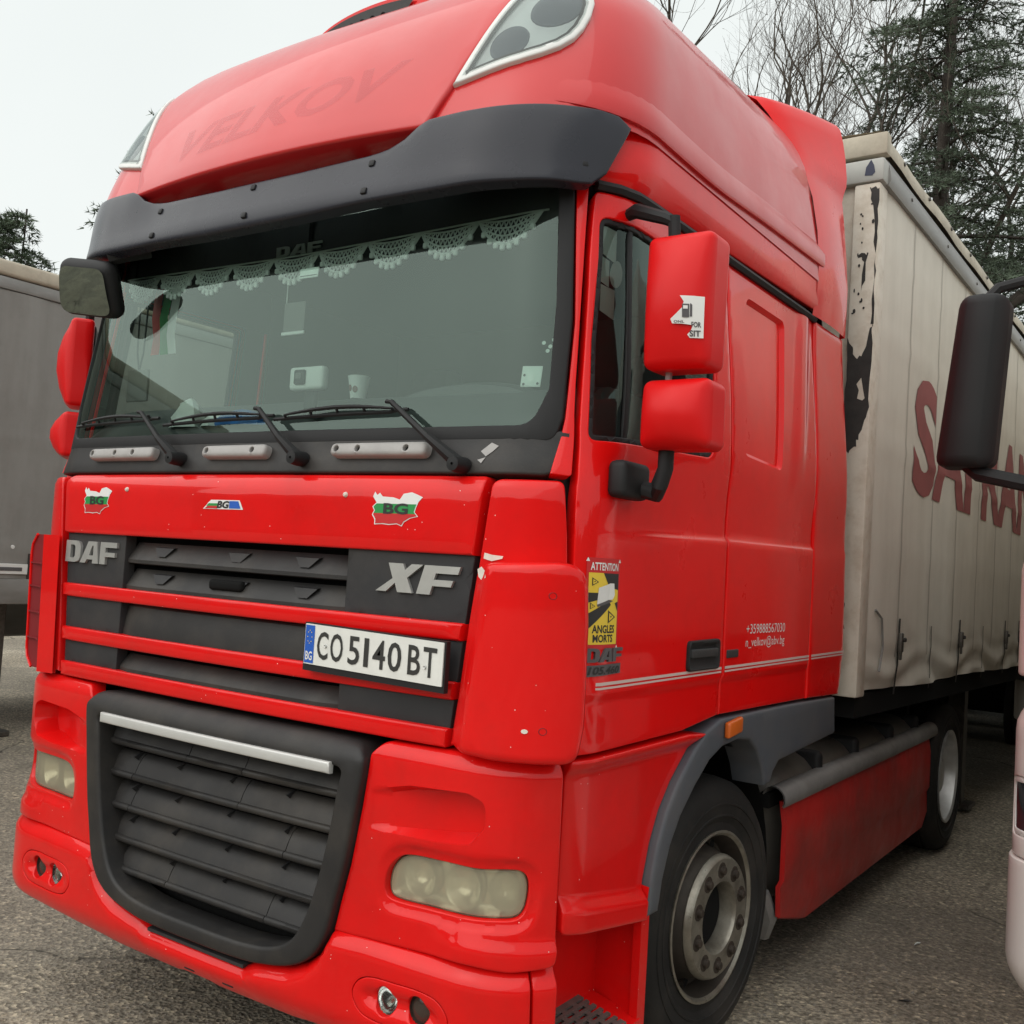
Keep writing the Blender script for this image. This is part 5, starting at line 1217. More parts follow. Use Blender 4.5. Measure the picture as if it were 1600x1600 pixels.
def crumple(cx, cy, cz, sx, sy, sz, mm, seed, peak=1.):
    rg = random.Random(seed); m = MB(); n, k = 10, 6; V = []
    for i in range(k+1):
        ph = math.pi/2*i/k
        for j in range(n): a = 6.2832*j/n; q = 1+rg.uniform(-.22, .22); V.append((cx+sx*math.cos(ph)*math.cos(a)*q, cy+sy*math.cos(ph)*math.sin(a)*q, cz+sz*math.sin(ph)**peak*(1+rg.uniform(-.1, .1))))
    m.add(V, [(i*n+j, i*n+(j+1) % n, (i+1)*n+(j+1) % n, (i+1)*n+j) for i in range(k) for j in range(n)], mm); return m
tag(crumple(-.56, .245, 2.145, .085, .05, .11, paper, 1, 1.6).build('paper_tissue', None, 20), 'crumpled white tissue on the dashboard beside the blue bag', 'tissue')
tag(crumple(-.27, .245, 2.145, .14, .05, .06, bagb, 2).build('plastic_bag', None, 20), 'blue plastic bag lying on the dashboard under the wiper', 'bag')
tag(crumple(-.41, .24, 2.145, .05, .04, .045, paper, 3).build('paper_wad', None, 20), 'small pale paper wad between tissue and blue bag', 'paper')
pn = thing('hanging_pendant', 'dark round pendant hanging on a cord behind the windscreen', 'pendant', (-.965, .30, 2.33))
m = MB(); m.rbox((-.965, .30, 2.335), (.135, .012, .13), .045, fabric, seg=3); m.build('disc', pn); m = MB(); m.tube([(-.965, .30, 2.395), (-.985, .30, 2.47), (-.99, .30, 2.73)], .004, black, n=5); m.tube([(-.965, .30, 2.395), (-.945, .30, 2.47), (-.935, .30, 2.73)], .004, black, n=5); m.build('cord', pn)
fl = thing('hanging_flag', 'small white, green and red flag hanging inside the windscreen', 'flag', (-.83, .30, 2.45))
for i, (a, mm) in enumerate(((-.875, printred), (-.825, green), (-.775, paper))):
    m = MB(); m.add([(a-.025+.05*s_, .30+.008*math.sin(8*z_+i), 2.455+.29*z_) for z_ in (0, .25, .5, .75, 1) for s_ in (0, 1)], [(2*k, 2*k+1, 2*k+3, 2*k+2) for k in range(4)], mm); m.build('flag_stripe', fl)
pi = thing('hanging_picture', 'small clear picture card hanging below the lace', 'picture card', (.013, .2, 2.45))
m = MB(); m.rbox((.013, .20, 2.505), (.10, .004, .11), .0015, fabric, seg=1); m.build('card', pi); m = MB(); m.rbox((.013, .197, 2.452), (.11, .006, .012), .002, paper, seg=1); m.build('lower_edge', pi); m = MB(); m.tube([(-.03, .2, 2.56), (-.03, .2, 2.65)], .002, lacem, n=4); m.build('string', pi)
frw = wrap(S_WIND, -.006)
for nm, (a0, a1, b0, b1), lb in (('windscreen_sticker', (.085, .170, 2.618, 2.652), 'pale label stuck inside the windscreen under the lace'), ('windscreen_tag', (1.018, 1.078, 2.208, 2.268), 'white square tag stuck low in the driver corner of the windscreen')):
    m = MB(); m.prism([(a0, b0), (a1, b0), (a1, b1), (a0, b1)], -.006, -.002, lambda a, b, h: frw(a, b, h), paper)
    if b0 > 2.5: flat(m, [(a0+.004, b0+.006), (a1-.004, b0+.006), (a1-.004, b0+.009), (a0+.004, b0+.009)], lambda a, b, h: frw(a, b, h-.0015), greyprint)
    else:
        for a, b in ((.15, .55), (.15, .12), (.85, .15)): flat(m, circ(a0+a*(a1-a0), b0+b*(b1-b0), .004, n=8), lambda a_, b_, h: frw(a_, b_, h-.0012), greyprint)
        flat(m, [(a0+.02, b0+.036), (a1-.02, b0+.036), (a1-.02, b0+.022), ((a0+a1)/2, b0+.012), (a0+.02, b0+.022)], lambda a_, b_, h: frw(a_, b_, h-.0012), whitefr)
    ob = m.build(nm, T); note(ob, lb)
for a, b in ((1.072, 2.335), (1.092, 2.325), (1.086, 2.312), (1.10, 2.345)):
    m = MB(); flat(m, circ(a, b, .006, n=10), frw, paper, -.001); m.build('windscreen_dot', ws)

# ================================================================ curtain-sided trailers
def cloth_material(name, base, dark, streak=.6, hor=.0):
    m = bpy.data.materials.new(name); m.use_nodes = True; n, l = nodes_of(m); p = n['Principled BSDF']; p.inputs['Roughness'].default_value = .6; p.inputs['Specular IOR Level'].default_value = .3
    tc = n.new('ShaderNodeTexCoord'); mp = n.new('ShaderNodeMapping'); mp.inputs['Scale'].default_value = (1, 3.2, .35); l.new(tc.outputs['Object'], mp.inputs[0])
    a = n.new('ShaderNodeTexNoise'); a.inputs['Scale'].default_value = 1.6; a.inputs['Detail'].default_value = 8; a.inputs['Roughness'].default_value = .6; l.new(mp.outputs[0], a.inputs[0])
    b = n.new('ShaderNodeTexNoise'); b.inputs['Scale'].default_value = 2.3; b.inputs['Detail'].default_value = 9; b.inputs['Roughness'].default_value = .7; l.new(tc.outputs['Object'], b.inputs[0])
    r1 = n.new('ShaderNodeValToRGB'); r1.color_ramp.elements[0].position = .38; r1.color_ramp.elements[1].position = .72; l.new(a.outputs[0], r1.inputs[0])
    r2 = n.new('ShaderNodeValToRGB'); r2.color_ramp.elements[0].position = .45; r2.color_ramp.elements[1].position = .8; l.new(b.outputs[0], r2.inputs[0])
    ad = n.new('ShaderNodeMath'); ad.operation = 'ADD'; l.new(r1.outputs[0], ad.inputs[0]); l.new(r2.outputs[0], ad.inputs[1]); mu = n.new('ShaderNodeMath'); mu.operation = 'MULTIPLY'; mu.inputs[1].default_value = streak*.5; l.new(ad.outputs[0], mu.inputs[0])
    mx_ = n.new('ShaderNodeMixRGB'); mx_.inputs[1].default_value = (*base, 1); mx_.inputs[2].default_value = (*dark, 1); l.new(mu.outputs[0], mx_.inputs[0]); l.new(mx_.outputs[0], p.inputs['Base Color'])
    bu = n.new('ShaderNodeBump'); bu.inputs['Strength'].default_value = .05; bu.inputs['Distance'].default_value = .02; l.new(a.outputs[0], bu.inputs['Height']); l.new(bu.outputs[0], p.inputs['Normal']); MATS[name] = m; return m
cloth = cloth_material('grubby_white_tarpaulin', (.68, .635, .555), (.43, .39, .325), .55)
clothg = cloth_material('grey_tarpaulin', (.26, .255, .24), (.15, .138, .125), .75)
seamm = cloth_material('seam_tarpaulin', (.52, .48, .42), (.30, .265, .22), .75)
alu = mat('weathered_aluminium', (.26, .255, .245), .5, metal=.3, var=.12, vscale=5, dirt=(.14, .13, .11), dscale=6, dfac=.5, aniso=(1, .3, 1))
cream = mat('cream_tarpaulin_edge', (.48, .43, .34), .65, var=.12, vscale=7, dirt=(.25, .21, .16), dscale=5, dfac=.7)
postw = mat('peeling_cream_paint', (.66, .60, .51), .55, var=.06, vscale=5, dirt=(.36, .26, .17), dscale=11, dfac=.55)
postd = mat('exposed_dark_metal', (.028, .024, .022), .7, var=.3, vscale=20)
letterm = mat('faded_red_letter', (.27, .06, .06), .6, var=.12, vscale=5)
strapm = mat('black_webbing', (.03, .027, .025), .8); bucklem = mat('buckle_steel', (.10, .09, .08), .5, metal=.6, var=.3, vscale=30)

TR = thing('semi_trailer', 'dirty white curtain-sided trailer coupled behind red tractor, reading SAFRAN', 'trailer', (0, 2.7, 0))
Y0, Y1 = 2.80, 16.3
def cur(y, z, sgx=1):
    """curtain surface: gentle waves, slats inside, gathered hem"""
    w = .0022*math.sin(y*5.1+.4*z)+.002*math.sin(y*2.3+1.3)
    hem = max(0, (1.56-z)/.36); q = .006*hem*math.sin(y*8.3+5*z)+.005*hem*math.sin(y*13+14*z)+.009*math.sin(z*34+2.2*math.sin(y*4.4))*max(0, min(1, (1.46-z)*5))
    sl = .006*sum(math.exp(-((z-a)/.03)**2) for a in (1.91, 2.42, 2.95, 3.4))
    front = .02*max(0, (3.0-y)/.2)**2
    return 1.270+w*.8+q+sl-front-.012*max(0, hem)**2
ys = []; y = Y0
while y < 9: ys.append(y); y += .03
while y < Y1: ys.append(y); y += .25
ys.append(Y1); zs = [1.20+.02*i for i in range(18)]+[1.58+.06*i for i in range(36)]
zs = [z for z in zs if z < 3.70]+[3.70]
m = MB(); n = len(zs); bot = lambda y: .008*math.sin(y*2.7)
m.add([(cur(y, z), y, z+(bot(y) if z < 1.25 else 0)) for y in ys for z in zs], [(i*n+j, (i+1)*n+j, (i+1)*n+j+1, i*n+j+1) for i in range(len(ys)-1) for j in range(n-1)], cloth); curt = m.build('curtain', TR, 80)
m = MB(); m.box(-1.275, -1.265, Y0, Y1, 1.2, 3.7, cloth); m.build('curtain', TR)
# vertical welded seams
yy = 3.36
for k in range(8):
    m = MB(); L = []
    for z in zs[8:]: L += [(cur(yy-.010, z)+.0012, yy-.010, z), (cur(yy+.012, z)+.0016, yy+.012, z)]
    m.add(L, [(2*i, 2*i+1, 2*i+3, 2*i+2) for i in range(len(L)//2-1)], seamm); m.build('curtain_seam', curt); yy += .62
# straps and buckles along the hem
for k, yb in enumerate((3.385, 4.07, 4.80, 5.52, 6.33, 6.95, 7.6, 8.3)):
    m = MB(); heavy = k % 2 == 0 or k > 3
    zt = 1.56 if heavy else 1.52
    m.add([(cur(yb, z)+.006, yb+s_*(.016 if heavy else .008), z) for z in (1.165, 1.25, 1.32, 1.40, 1.48, zt) for s_ in (-1, 1)], [(2*i, 2*i+1, 2*i+3, 2*i+2) for i in range(5)], strapm); sp_ = m.build('curtain_strap', curt)
    if heavy:
        m = MB(); m.rbox((cur(yb, 1.44)+.016, yb, 1.435), (.022, .045, .10), .006, bucklem, seg=2); m.rbox((cur(yb, 1.44)+.026, yb+.025, 1.45), (.014, .06, .022), .004, strapm, seg=1); m.rbox((cur(yb, 1.40)+.022, yb-.006, 1.37), (.014, .02, .05), .004, bucklem, seg=1); m.build('buckle', sp_)
m = MB(); m.tube([(cur(2.93, 1.6)+.008, 2.93, 1.60), (cur(3.0, 1.55)+.012, 3.02, 1.56), (cur(3.05, 1.4)+.014, 3.06, 1.42), (cur(3, 1.3)+.012, 3.0, 1.30)], .006, alu, n=5); m.build('tension_hook', curt)
m = MB(); text_into(m, 'SAFRAN', lambda a, b, h: Vector((cur(a, b)+.004, a, b)), (3.50, 7.45, 2.235, 2.89), letterm, bold=.035, maxedge=.05, space=1.02); note(m.build('side_lettering', curt), 'faded red lettering SAFRAN')
# rails, posts, header
m = MB(); prof = [(1.262, 3.66), (1.292, 3.655), (1.304, 3.68), (1.300, 3.72), (1.286, 3.775), (1.270, 3.80), (1.2, 3.80)]
n = len(prof); m.add([(x, y, z) for y in (2.76, Y1) for x, z in prof], [(j, n+j, n+j+1, j+1) for j in range(n-1)]+[tuple(range(n))], alu); rail = m.build('top_rail', TR)
m = MB(); prof = [(1.292, 3.80), (1.296, 3.815), (1.29, 3.87), (1.26, 3.905), (1.0, 3.92), (0, 3.925)]; n = len(prof)
m.add([(x+.004*math.sin(y*7), y, z+.004*math.sin(y*5.3)) for y in [2.70+.25*i for i in range(55)] for x, z in prof]+[], [(i*n+j, (i+1)*n+j, (i+1)*n+j+1, i*n+j+1) for i in range(54) for j in range(n-1)], cream)
m.add([(-x, y, z) for y in (2.70, 16.2) for x, z in prof], [(j, n+j, n+j+1, j+1) for j in range(n-1)], cream); m.build('roof_tarpaulin', TR)
for k in range(14):
    y = 3.0+.52*k; m = MB(); m.lathe([(.0, .012), (.008, .011), (.009, .0)], bucklem, c=(1.294, y, 3.848), axis='X', n=8); m.build('rail_stud', rail)
for k in range(10):
    y = 3.15+.8*k; m = MB(); m.lathe([(.0, .010), (.006, .009), (.007, .0)], bucklem, c=(1.300, y, 3.715), axis='X', n=8); m.build('rail_rivet', rail)
for sg in (1, -1):
    m = MB(); m.rbox((sg*1.212, 2.755, 2.42), (.125, .13, 2.47), .010, postw, seg=2); post = m.build('corner_post', TR)
    if sg > 0:
        fp = lambda a, b, h: Vector((1.150+a*.125, 2.690-.0012-h, b)); rg = random.Random(9)
        def jag(pts, s_=.02):
            out = []
            for i in range(len(pts)):
                a, b = Vector(pts[i]), Vector(pts[(i+1) % len(pts)]); k = max(1, int((b-a).length/.05))
                for j in range(k):
                    p = a.lerp(b, j/k); out.append((p.x+(rg.uniform(-.05, .05)), p.y+rg.uniform(-s_, s_)*.5))
            return [(min(.985, max(.015, x)), z) for x, z in out]
        for pl in ([(.02, 2.90), (.2, 2.86), (.35, 2.80), (.6, 2.80), (.75, 2.86), (.97, 2.98), (.97, 2.55), (.80, 2.50), (.72, 2.44), (.45, 2.36), (.03, 2.33)], [(.88, 2.96), (.97, 2.96), (.97, 3.62), (.58, 3.64), (.70, 3.58), (.82, 3.5), (.90, 3.30)], [(.25, 3.30), (.65, 3.31), (.62, 3.27), (.58, 3.18), (.45, 3.12), (.5, 3.20), (.53, 3.26)]):
            m = MB(); q = jag(pl); V2, D, F, lp = patch2d(q, [], .3, 0); m.add([fp(a, b, 0) for a, b in V2], F, postd); m.build('peeled_patch', post)
        for k in range(16):
            m = MB(); c_ = (rg.uniform(.15, .8), rg.uniform(2.95, 3.6)); flat(m, circ(c_[0], c_[1], rg.uniform(.02, .06), rg.uniform(.004, .012), 7), fp, postd, .0004); m.build('peeled_spot', post)
        m = MB(); flat(m, [(.45, 2.67), (.62, 2.70), (.68, 2.66), (.78, 2.60), (.70, 2.59), (.5, 2.60), (.55, 2.64)], fp, postw, .0008); m.build('paint_flake', post)
        m = MB(); flat(m, [(.02, 1.60), (.25, 1.66), (.42, 1.62), (.34, 1.56), (.45, 1.50), (.3, 1.52), (.1, 1.54)], fp, postd, .0008); m.build('peeled_patch', post)
m = MB(); m.box(-1.15, 1.15, 2.72, 2.76, 1.2, 3.66, postw); m.build('front_wall', TR)
m = MB(); m.rbox((0, 2.745, 3.715), (2.58, .13, .115), .012, mat('header_grey_paint', (.42, .42, .39), .5, var=.08, vscale=5), seg=2); hd = m.build('header_beam', TR)
m = MB(); fh = lambda a, b, h: Vector((a, 2.6785-h, b)); flat(m, [(1.20, 3.69), (1.235, 3.685), (1.25, 3.70), (1.243, 3.735), (1.228, 3.765), (1.215, 3.745), (1.205, 3.73)], fh, mat('torn_blue_sticker', (.03, .035, .07), .6)); m.build('torn_sticker', hd)
m = MB(); m.rbox((0, 2.72, 3.845), (2.6, .07, .11), .01, cream, seg=2); m.build('roof_front_edge', TR)
m = MB(); m.box(-1.24, 1.24, 2.78, Y1, 1.08, 1.19, void); m.box(-.5, .5, 3.0, Y1, .95, 1.08, void); m.build('trailer_floor', TR)
m = MB(); m.box(-1.25, 1.25, Y1, Y1+.06, 1.1, 3.8, alu); m.build('rear_door', TR)
for sg in (1, -1):
    m = MB(); m.box(sg*.85, sg*.97, 6.55, 6.67, .1, 1.1, bucklem); m.box(sg*.78, sg*1.04, 6.48, 6.74, .08, .11, bucklem); m.build('landing_leg', TR)
    m = MB(); m.rbox((sg*1.15, 9.0, .86), (.10, 2.2, .36), .03, mat('pale_side_guard', (.42, .40, .37), .6, var=.1, vscale=3) if sg > 0 else MATS['pale_side_guard'], seg=2); m.build('side_guard', TR)
for y in (11.2, 12.5, 13.8):
    for sg in (1, -1): make_wheel('trailer_wheel', False, sg*1.2, y, .486, sg=sg, parent=TR)
m = MB()
for y in (11.2, 12.5, 13.8): m.tube([(-.8, y, .486), (.8, y, .486)], .07, void, n=8); m.box(-.5, .5, y-.1, y+.1, .486, 1.0, void)
tag(m.build('axle_group', TR), kind='stuff')
TR.rotation_euler = (R(-.75), 0, R(-1.3))

# neighbouring grey trailer, far side
NT = thing('grey_trailer', 'grey curtain-sided trailer parked beside the red truck behind the front mirror', 'trailer', (-6.78, 4, 0))
xr = -5.5; ya, yb = -4.0, 9.6
def ncur(y, z): return xr+.006*math.sin(y*6)+.004*math.sin(y*13.7)+.008*math.exp(-((z-1.62-.04*math.sin(y*2))/.02)**2)+.008*math.exp(-((z-2.5)/.04)**2)
m = MB(); ysn = [ya+.1*i for i in range(137)]; zn = [1.34+.06*i for i in range(40)]; n = len(zn)
m.add([(ncur(y, z), y, z) for y in ysn for z in zn], [(i*n+j, (i+1)*n+j, (i+1)*n+j+1, i*n+j+1) for i in range(136) for j in range(n-1)], clothg); nc_ = m.build('curtain', NT, 80)
m = MB(); m.box(xr-2.55, xr-2.54, ya, yb, 1.34, 3.7, clothg); m.build('curtain', NT)
m = MB(); m.rbox((xr-.02, (ya+yb)/2, 3.735), (.07, yb-ya, .10), .012, alu, seg=2); m.build('top_rail', NT)
m = MB(); m.rbox((xr-1.27, (ya+yb)/2, 3.86), (2.58, yb-ya, .13), .03, cream, seg=3); m.build('roof_tarpaulin', NT)
m = MB(); m.rbox((xr-.02, (ya+yb)/2, 1.235), (.06, yb-ya, .21), .012, alu, seg=2); br = m.build('bottom_rail', NT)
m = MB(); m.rbox((xr+.016, 2.43, 1.42), (.012, .30, .085), .003, whitefr, seg=1); m.rbox((xr+.024, 2.43, 1.42), (.006, .2, .03), .002, greyprint, seg=1); m.build('side_label', NT)
m = MB(); m.lathe([(0, .018), (.01, .016), (.011, 0)], whitefr, c=(xr+.008, 2.44, 1.60), n=10); m.build('side_reflector', NT)
m = MB(); m.box(xr-2.5, xr-.06, ya, yb, 1.13, 1.2, void); m.build('trailer_floor', NT)
for y in (2.56, 6.5):
    for x in (xr-.35, xr-2.2):
        m = MB(); m.rbox((x, y, .56), (.11, .11, 1.14), .01, bucklem, seg=1); m.rbox((x, y, .025), (.26, .26, .05), .01, bucklem, seg=1); m.build('landing_leg', NT)
for k in range(19):
    y = -3.7+.7*k; m = MB(); m.add([(ncur(y, z)+.005, y+s_*.015, z) for z in (1.15, 1.3, 1.42, 1.55) for s_ in (-1, 1)], [(2*i, 2*i+1, 2*i+3, 2*i+2) for i in range(3)], strapm); m.build('curtain_strap', NT)
for x in (xr-.2, xr-2.35):
    m = MB(); m.rbox((x, 4.5, .85), (.05, 2.6, .45), .02, alu, seg=1); m.build('side_guard', NT)
for y in (7.2, 8.5):
    for sg in (1, -1): make_wheel('trailer_wheel', False, xr-1.27+sg*1.2, y, .486, sg=sg, parent=NT)
m = MB(); m.box(xr-2.5, xr-.05, ya, ya+.05, 1.2, 3.8, alu); m.box(xr-2.5, xr-.05, yb-.05, yb, 1.2, 3.8, alu); tag(m.build('end_wall', NT), kind='stuff')

# ================================================================ white truck alongside
WT = thing('white_truck', 'white truck cab with black mirror parked tight beside the curtain trailer', 'truck', (3.33, 3.2, 0))
wp_ = mat('white_truck_paint', (.74, .70, .67), .3, spec=.5, coat=.3, var=.03, vscale=2, rvar=.04)
wx = 3.33
class Shifted:
    def __init__(s, S, dx, dy): s.S = S; s.d = (dx, dy)
    def __call__(s, t, z): p = s.S(t, z); return (p[0]+s.d[0], p[1]+s.d[1], p[2])
    def normal(s, t, z): return s.S.normal(t, z)
SWL = Shifted(Surf(0., k=.03, r=.17, W=1.272), wx, 1.70); SWU = Shifted(Surf(lerp_tab([(1.8, .03), (2.0, .06), (3.4, .30)]), k=.03, r=.2, W=1.16), wx, 1.72)
patch('lower_bumper', SWL, rpoly([(-1.75, .42), (-1.3, .34, .05), (1.3, .34, .05), (1.75, .42), (1.75, .795), (-1.75, .795)]), wp_, WT, res=.03, er=.008, thick=.05, off=.010, disp=lambda P: -.05*np.clip((.46-P[:, 1])/.12, 0, 1)**2)
HLW = rpoly([(.98, .875, .03), (1.34, .87, .04), (1.36, 1.07, .05), (1.0, 1.10, .03)]); FGW = rpoly([(.95, .60, .03), (1.30, .60, .03), (1.30, .74, .03), (.95, .74, .03)])
patch('bumper', SWL, [(-1.75, .80), (1.75, .80), (1.75, 1.325), (-1.75, 1.325)], wp_, WT, holes=[HLW, mir(HLW)], res=.03, er=.010, thick=.05, disp=lambda P: -.03*np.clip((P[:, 1]-1.24)/.08, 0, 1)**2)
patch('corner_panel', SWL, rpoly([(-1.75, 1.425), (-.62, 1.425), (-.66, 1.86, .03), (-1.75, 1.86)]), wp_, WT, res=.03, er=.012, thick=.05, disp=lambda P: -.02*np.clip((P[:, 1]-1.80)/.06, 0, 1)**2)
patch('corner_panel', SWL, rpoly([(.62, 1.425), (1.75, 1.425), (1.75, 1.86), (.66, 1.86, .03)]), wp_, WT, res=.03, er=.012, thick=.05, disp=lambda P: -.02*np.clip((P[:, 1]-1.80)/.06, 0, 1)**2)
patch('bonnet_panel', SWL, [(-.6, 1.34), (.6, 1.34), (.64, 1.86), (-.64, 1.86)], wp_, WT, res=.05, er=.012, thick=.05, off=-.004)
for zz in (.88, 1.0, 1.12, 1.24): m = MB(); m.rbox((wx, 1.692, zz), (1.3, .03, .05), .01, black, seg=2); m.build('grille_slat', WT)
WSW = rpoly([(-1.06, 2.02, .06), (1.06, 2.02, .06), (1.0, 2.85, .06), (-1.0, 2.85, .06)])
patch('cab_front', SWU, rpoly([(-1.7, 1.80), (1.7, 1.80), (1.6, 3.3, .1), (-1.6, 3.3, .1)]), wp_, WT, holes=[WSW], res=.05, er=.01, thick=.05)
lensd = mat('dark_headlamp_glass', (.03, .035, .04), .08, coat=.4)
patch('windscreen', SWU, offs(ccw(WSW), .005), lensd, WT, res=.06, er=0, thick=0, off=-.012)
m = MB(); m.rbox((wx, 3.02, 2.40), (2.30, 1.9, 2.1), .06, wp_, seg=3); m.build('cab_shell', WT)
m = MB(); m.rbox((wx, 3.0, 1.1), (2.2, 2.0, .9), .05, void, seg=2); m.build('cab_underside', WT)
for sg in (1, -1):
    q = HLW if sg > 0 else mir(HLW); hf = patch('headlight', SWL, offs(ccw(list(q)), .002), whitefr, WT, holes=[offs(ccw(list(q)), .022)], res=.04, er=.004, thick=.03, off=-.004)
    patch('lens', SWL, offs(ccw(list(q)), .018), lensd, hf, res=.04, er=0, thick=0, off=-.008)
    # mirrors
    cx = wx-1.47 if sg < 0 else wx+1.47
    def f(x, y, z): return (x*(1-.22*z)-sg*.085*z, y-.05*max(0, 1-(2*x/.19)**2) if y < 0 else y, z)
    m = MB(); m.rbox((cx, 2.02, 2.515), (.195, .17, .66), .05, black, seg=4, cuts=3, fn=f); m.build('mirror_housing', WT)
    m = MB(); m.tube([(cx+sg*.02, 2.02, 2.20), (cx-sg*.02, 2.0, 2.165), (cx-sg*.20, 2.0, 2.125), (cx-sg*.32, 2.05, 2.10)], [.03, .03, .03, .035], black, n=8)
    m.rbox((cx-sg*.24, 2.0, 2.08), (.09, .07, .13), .015, black, seg=2); m.build('mirror_arm', WT)
    m = MB(); m.tube([(cx-sg*.0, 2.03, 2.82), (cx-sg*.06, 2.05, 2.895), (cx-sg*.16, 2.1, 2.93), (cx-sg*.34, 2.2, 2.95)], .022, black, n=8); m.build('mirror_arm', WT)
    m = MB(); m.rbox((cx-sg*.27, 2.3, 2.72), (.16, .10, .22), .045, black, seg=3); m.build('wide_angle_mirror', WT)
for y in (3.15, 6.8):
    for sg in (1, -1): make_wheel('truck_wheel', y < 4, wx+sg*1.12, y, .486, sg=sg, parent=WT)
m = MB(); m.box(wx-.5, wx+.5, 2.3, 8, .55, 1.1, void); tag(m.build('chassis_frame', WT), kind='stuff')
BT = thing('unseen_trailer', 'unseen white trailer body added behind the white cab to block sky light', 'trailer', (wx, 10.5, 0))  # out of view, added to keep sky light off the red truck's side
m = MB(); m.rbox((wx, 10.9, 2.5), (2.5, 13.0, 2.75), .03, cloth, seg=2); m.build('body', BT)
for y in (13.2, 14.5, 15.8):
    for sg in (1, -1): make_wheel('trailer_wheel', False, wx+sg*1.2, y, .486, sg=sg, parent=BT)
m = MB(); m.box(wx-.5, wx+.5, 5.5, 17, .9, 1.13, void); m.build('chassis_frame', BT)

# ================================================================ trees
bark = mat('cedar_bark', (.05, .042, .036), .9, spec=.2, var=.3, vscale=9, bump=.5, bscale=24, aniso=(1, 1, .25))
barkl = mat('bare_tree_bark', (.085, .072, .06), .9, spec=.2, var=.25, vscale=7)
needle = mat('cedar_needles', (.095, .122, .086), .75, spec=.25, var=.45, vscale=1.4)
needle2 = mat('pale_cedar_needles', (.088, .118, .076), .75, spec=.25, var=.4, vscale=1.4)
seedm = mat('dry_seed_pods', (.10, .075, .05), .9)

class Soup:
    def __init__(s): s.v = []; s.f = []
    def tri(s, a, b, c): k = len(s.v); s.v += [tuple(a), tuple(b), tuple(c)]; s.f.append((k, k+1, k+2))
    def tube(s, pts, rads, n=4):
        k0 = len(s.v); prev = None; m = len(pts)
        for i, p in enumerate(pts):
            t = (pts[min(i+1, m-1)]-pts[max(i-1, 0)]).normalized()
            if prev is None: q = Vector((0, 0, 1)) if abs(t.z) < .9 else Vector((1, 0, 0)); e1 = t.cross(q).normalized()
            else: e1 = (prev-t*prev.dot(t)); e1 = e1.normalized() if e1.length > 1e-6 else prev
            prev = e1; e2 = t.cross(e1)
            for j in range(n): a = 6.2832*j/n; s.v.append(tuple(p+(e1*math.cos(a)+e2*math.sin(a))*rads[i]))
        for i in range(m-1):
            for j in range(n): a = k0+i*n+j; b = k0+i*n+(j+1) % n; s.f.append((a, b, b+n, a+n))
    def build(s, name, material, parent, smooth=False):
        me = bpy.data.meshes.new(name); me.from_pydata(s.v, [], s.f); me.materials.append(material); me.update()
        if smooth: me.polygons.foreach_set('use_smooth', [True]*len(me.polygons))
        o = bpy.data.objects.new(name, me); COL.objects.link(o); setparent(o, parent); return o

def tuft(S, p, dirv, L, rg, k=6):
    for _ in range(k):
        dd = (dirv*rg.uniform(.2, 1.)+Vector((rg.gauss(0, .5), rg.gauss(0, .5), rg.gauss(.12, .4)))).normalized()
        q = Vector((rg.gauss(0, 1), rg.gauss(0, 1), rg.gauss(0, 1))).cross(dd)
        if q.length < 1e-4: continue
        q.normalize(); l_ = L*rg.uniform(.6, 1.3); w = l_*rg.uniform(.07, .12)
        S.tri(p-q*w, p+q*w, p+dd*l_)

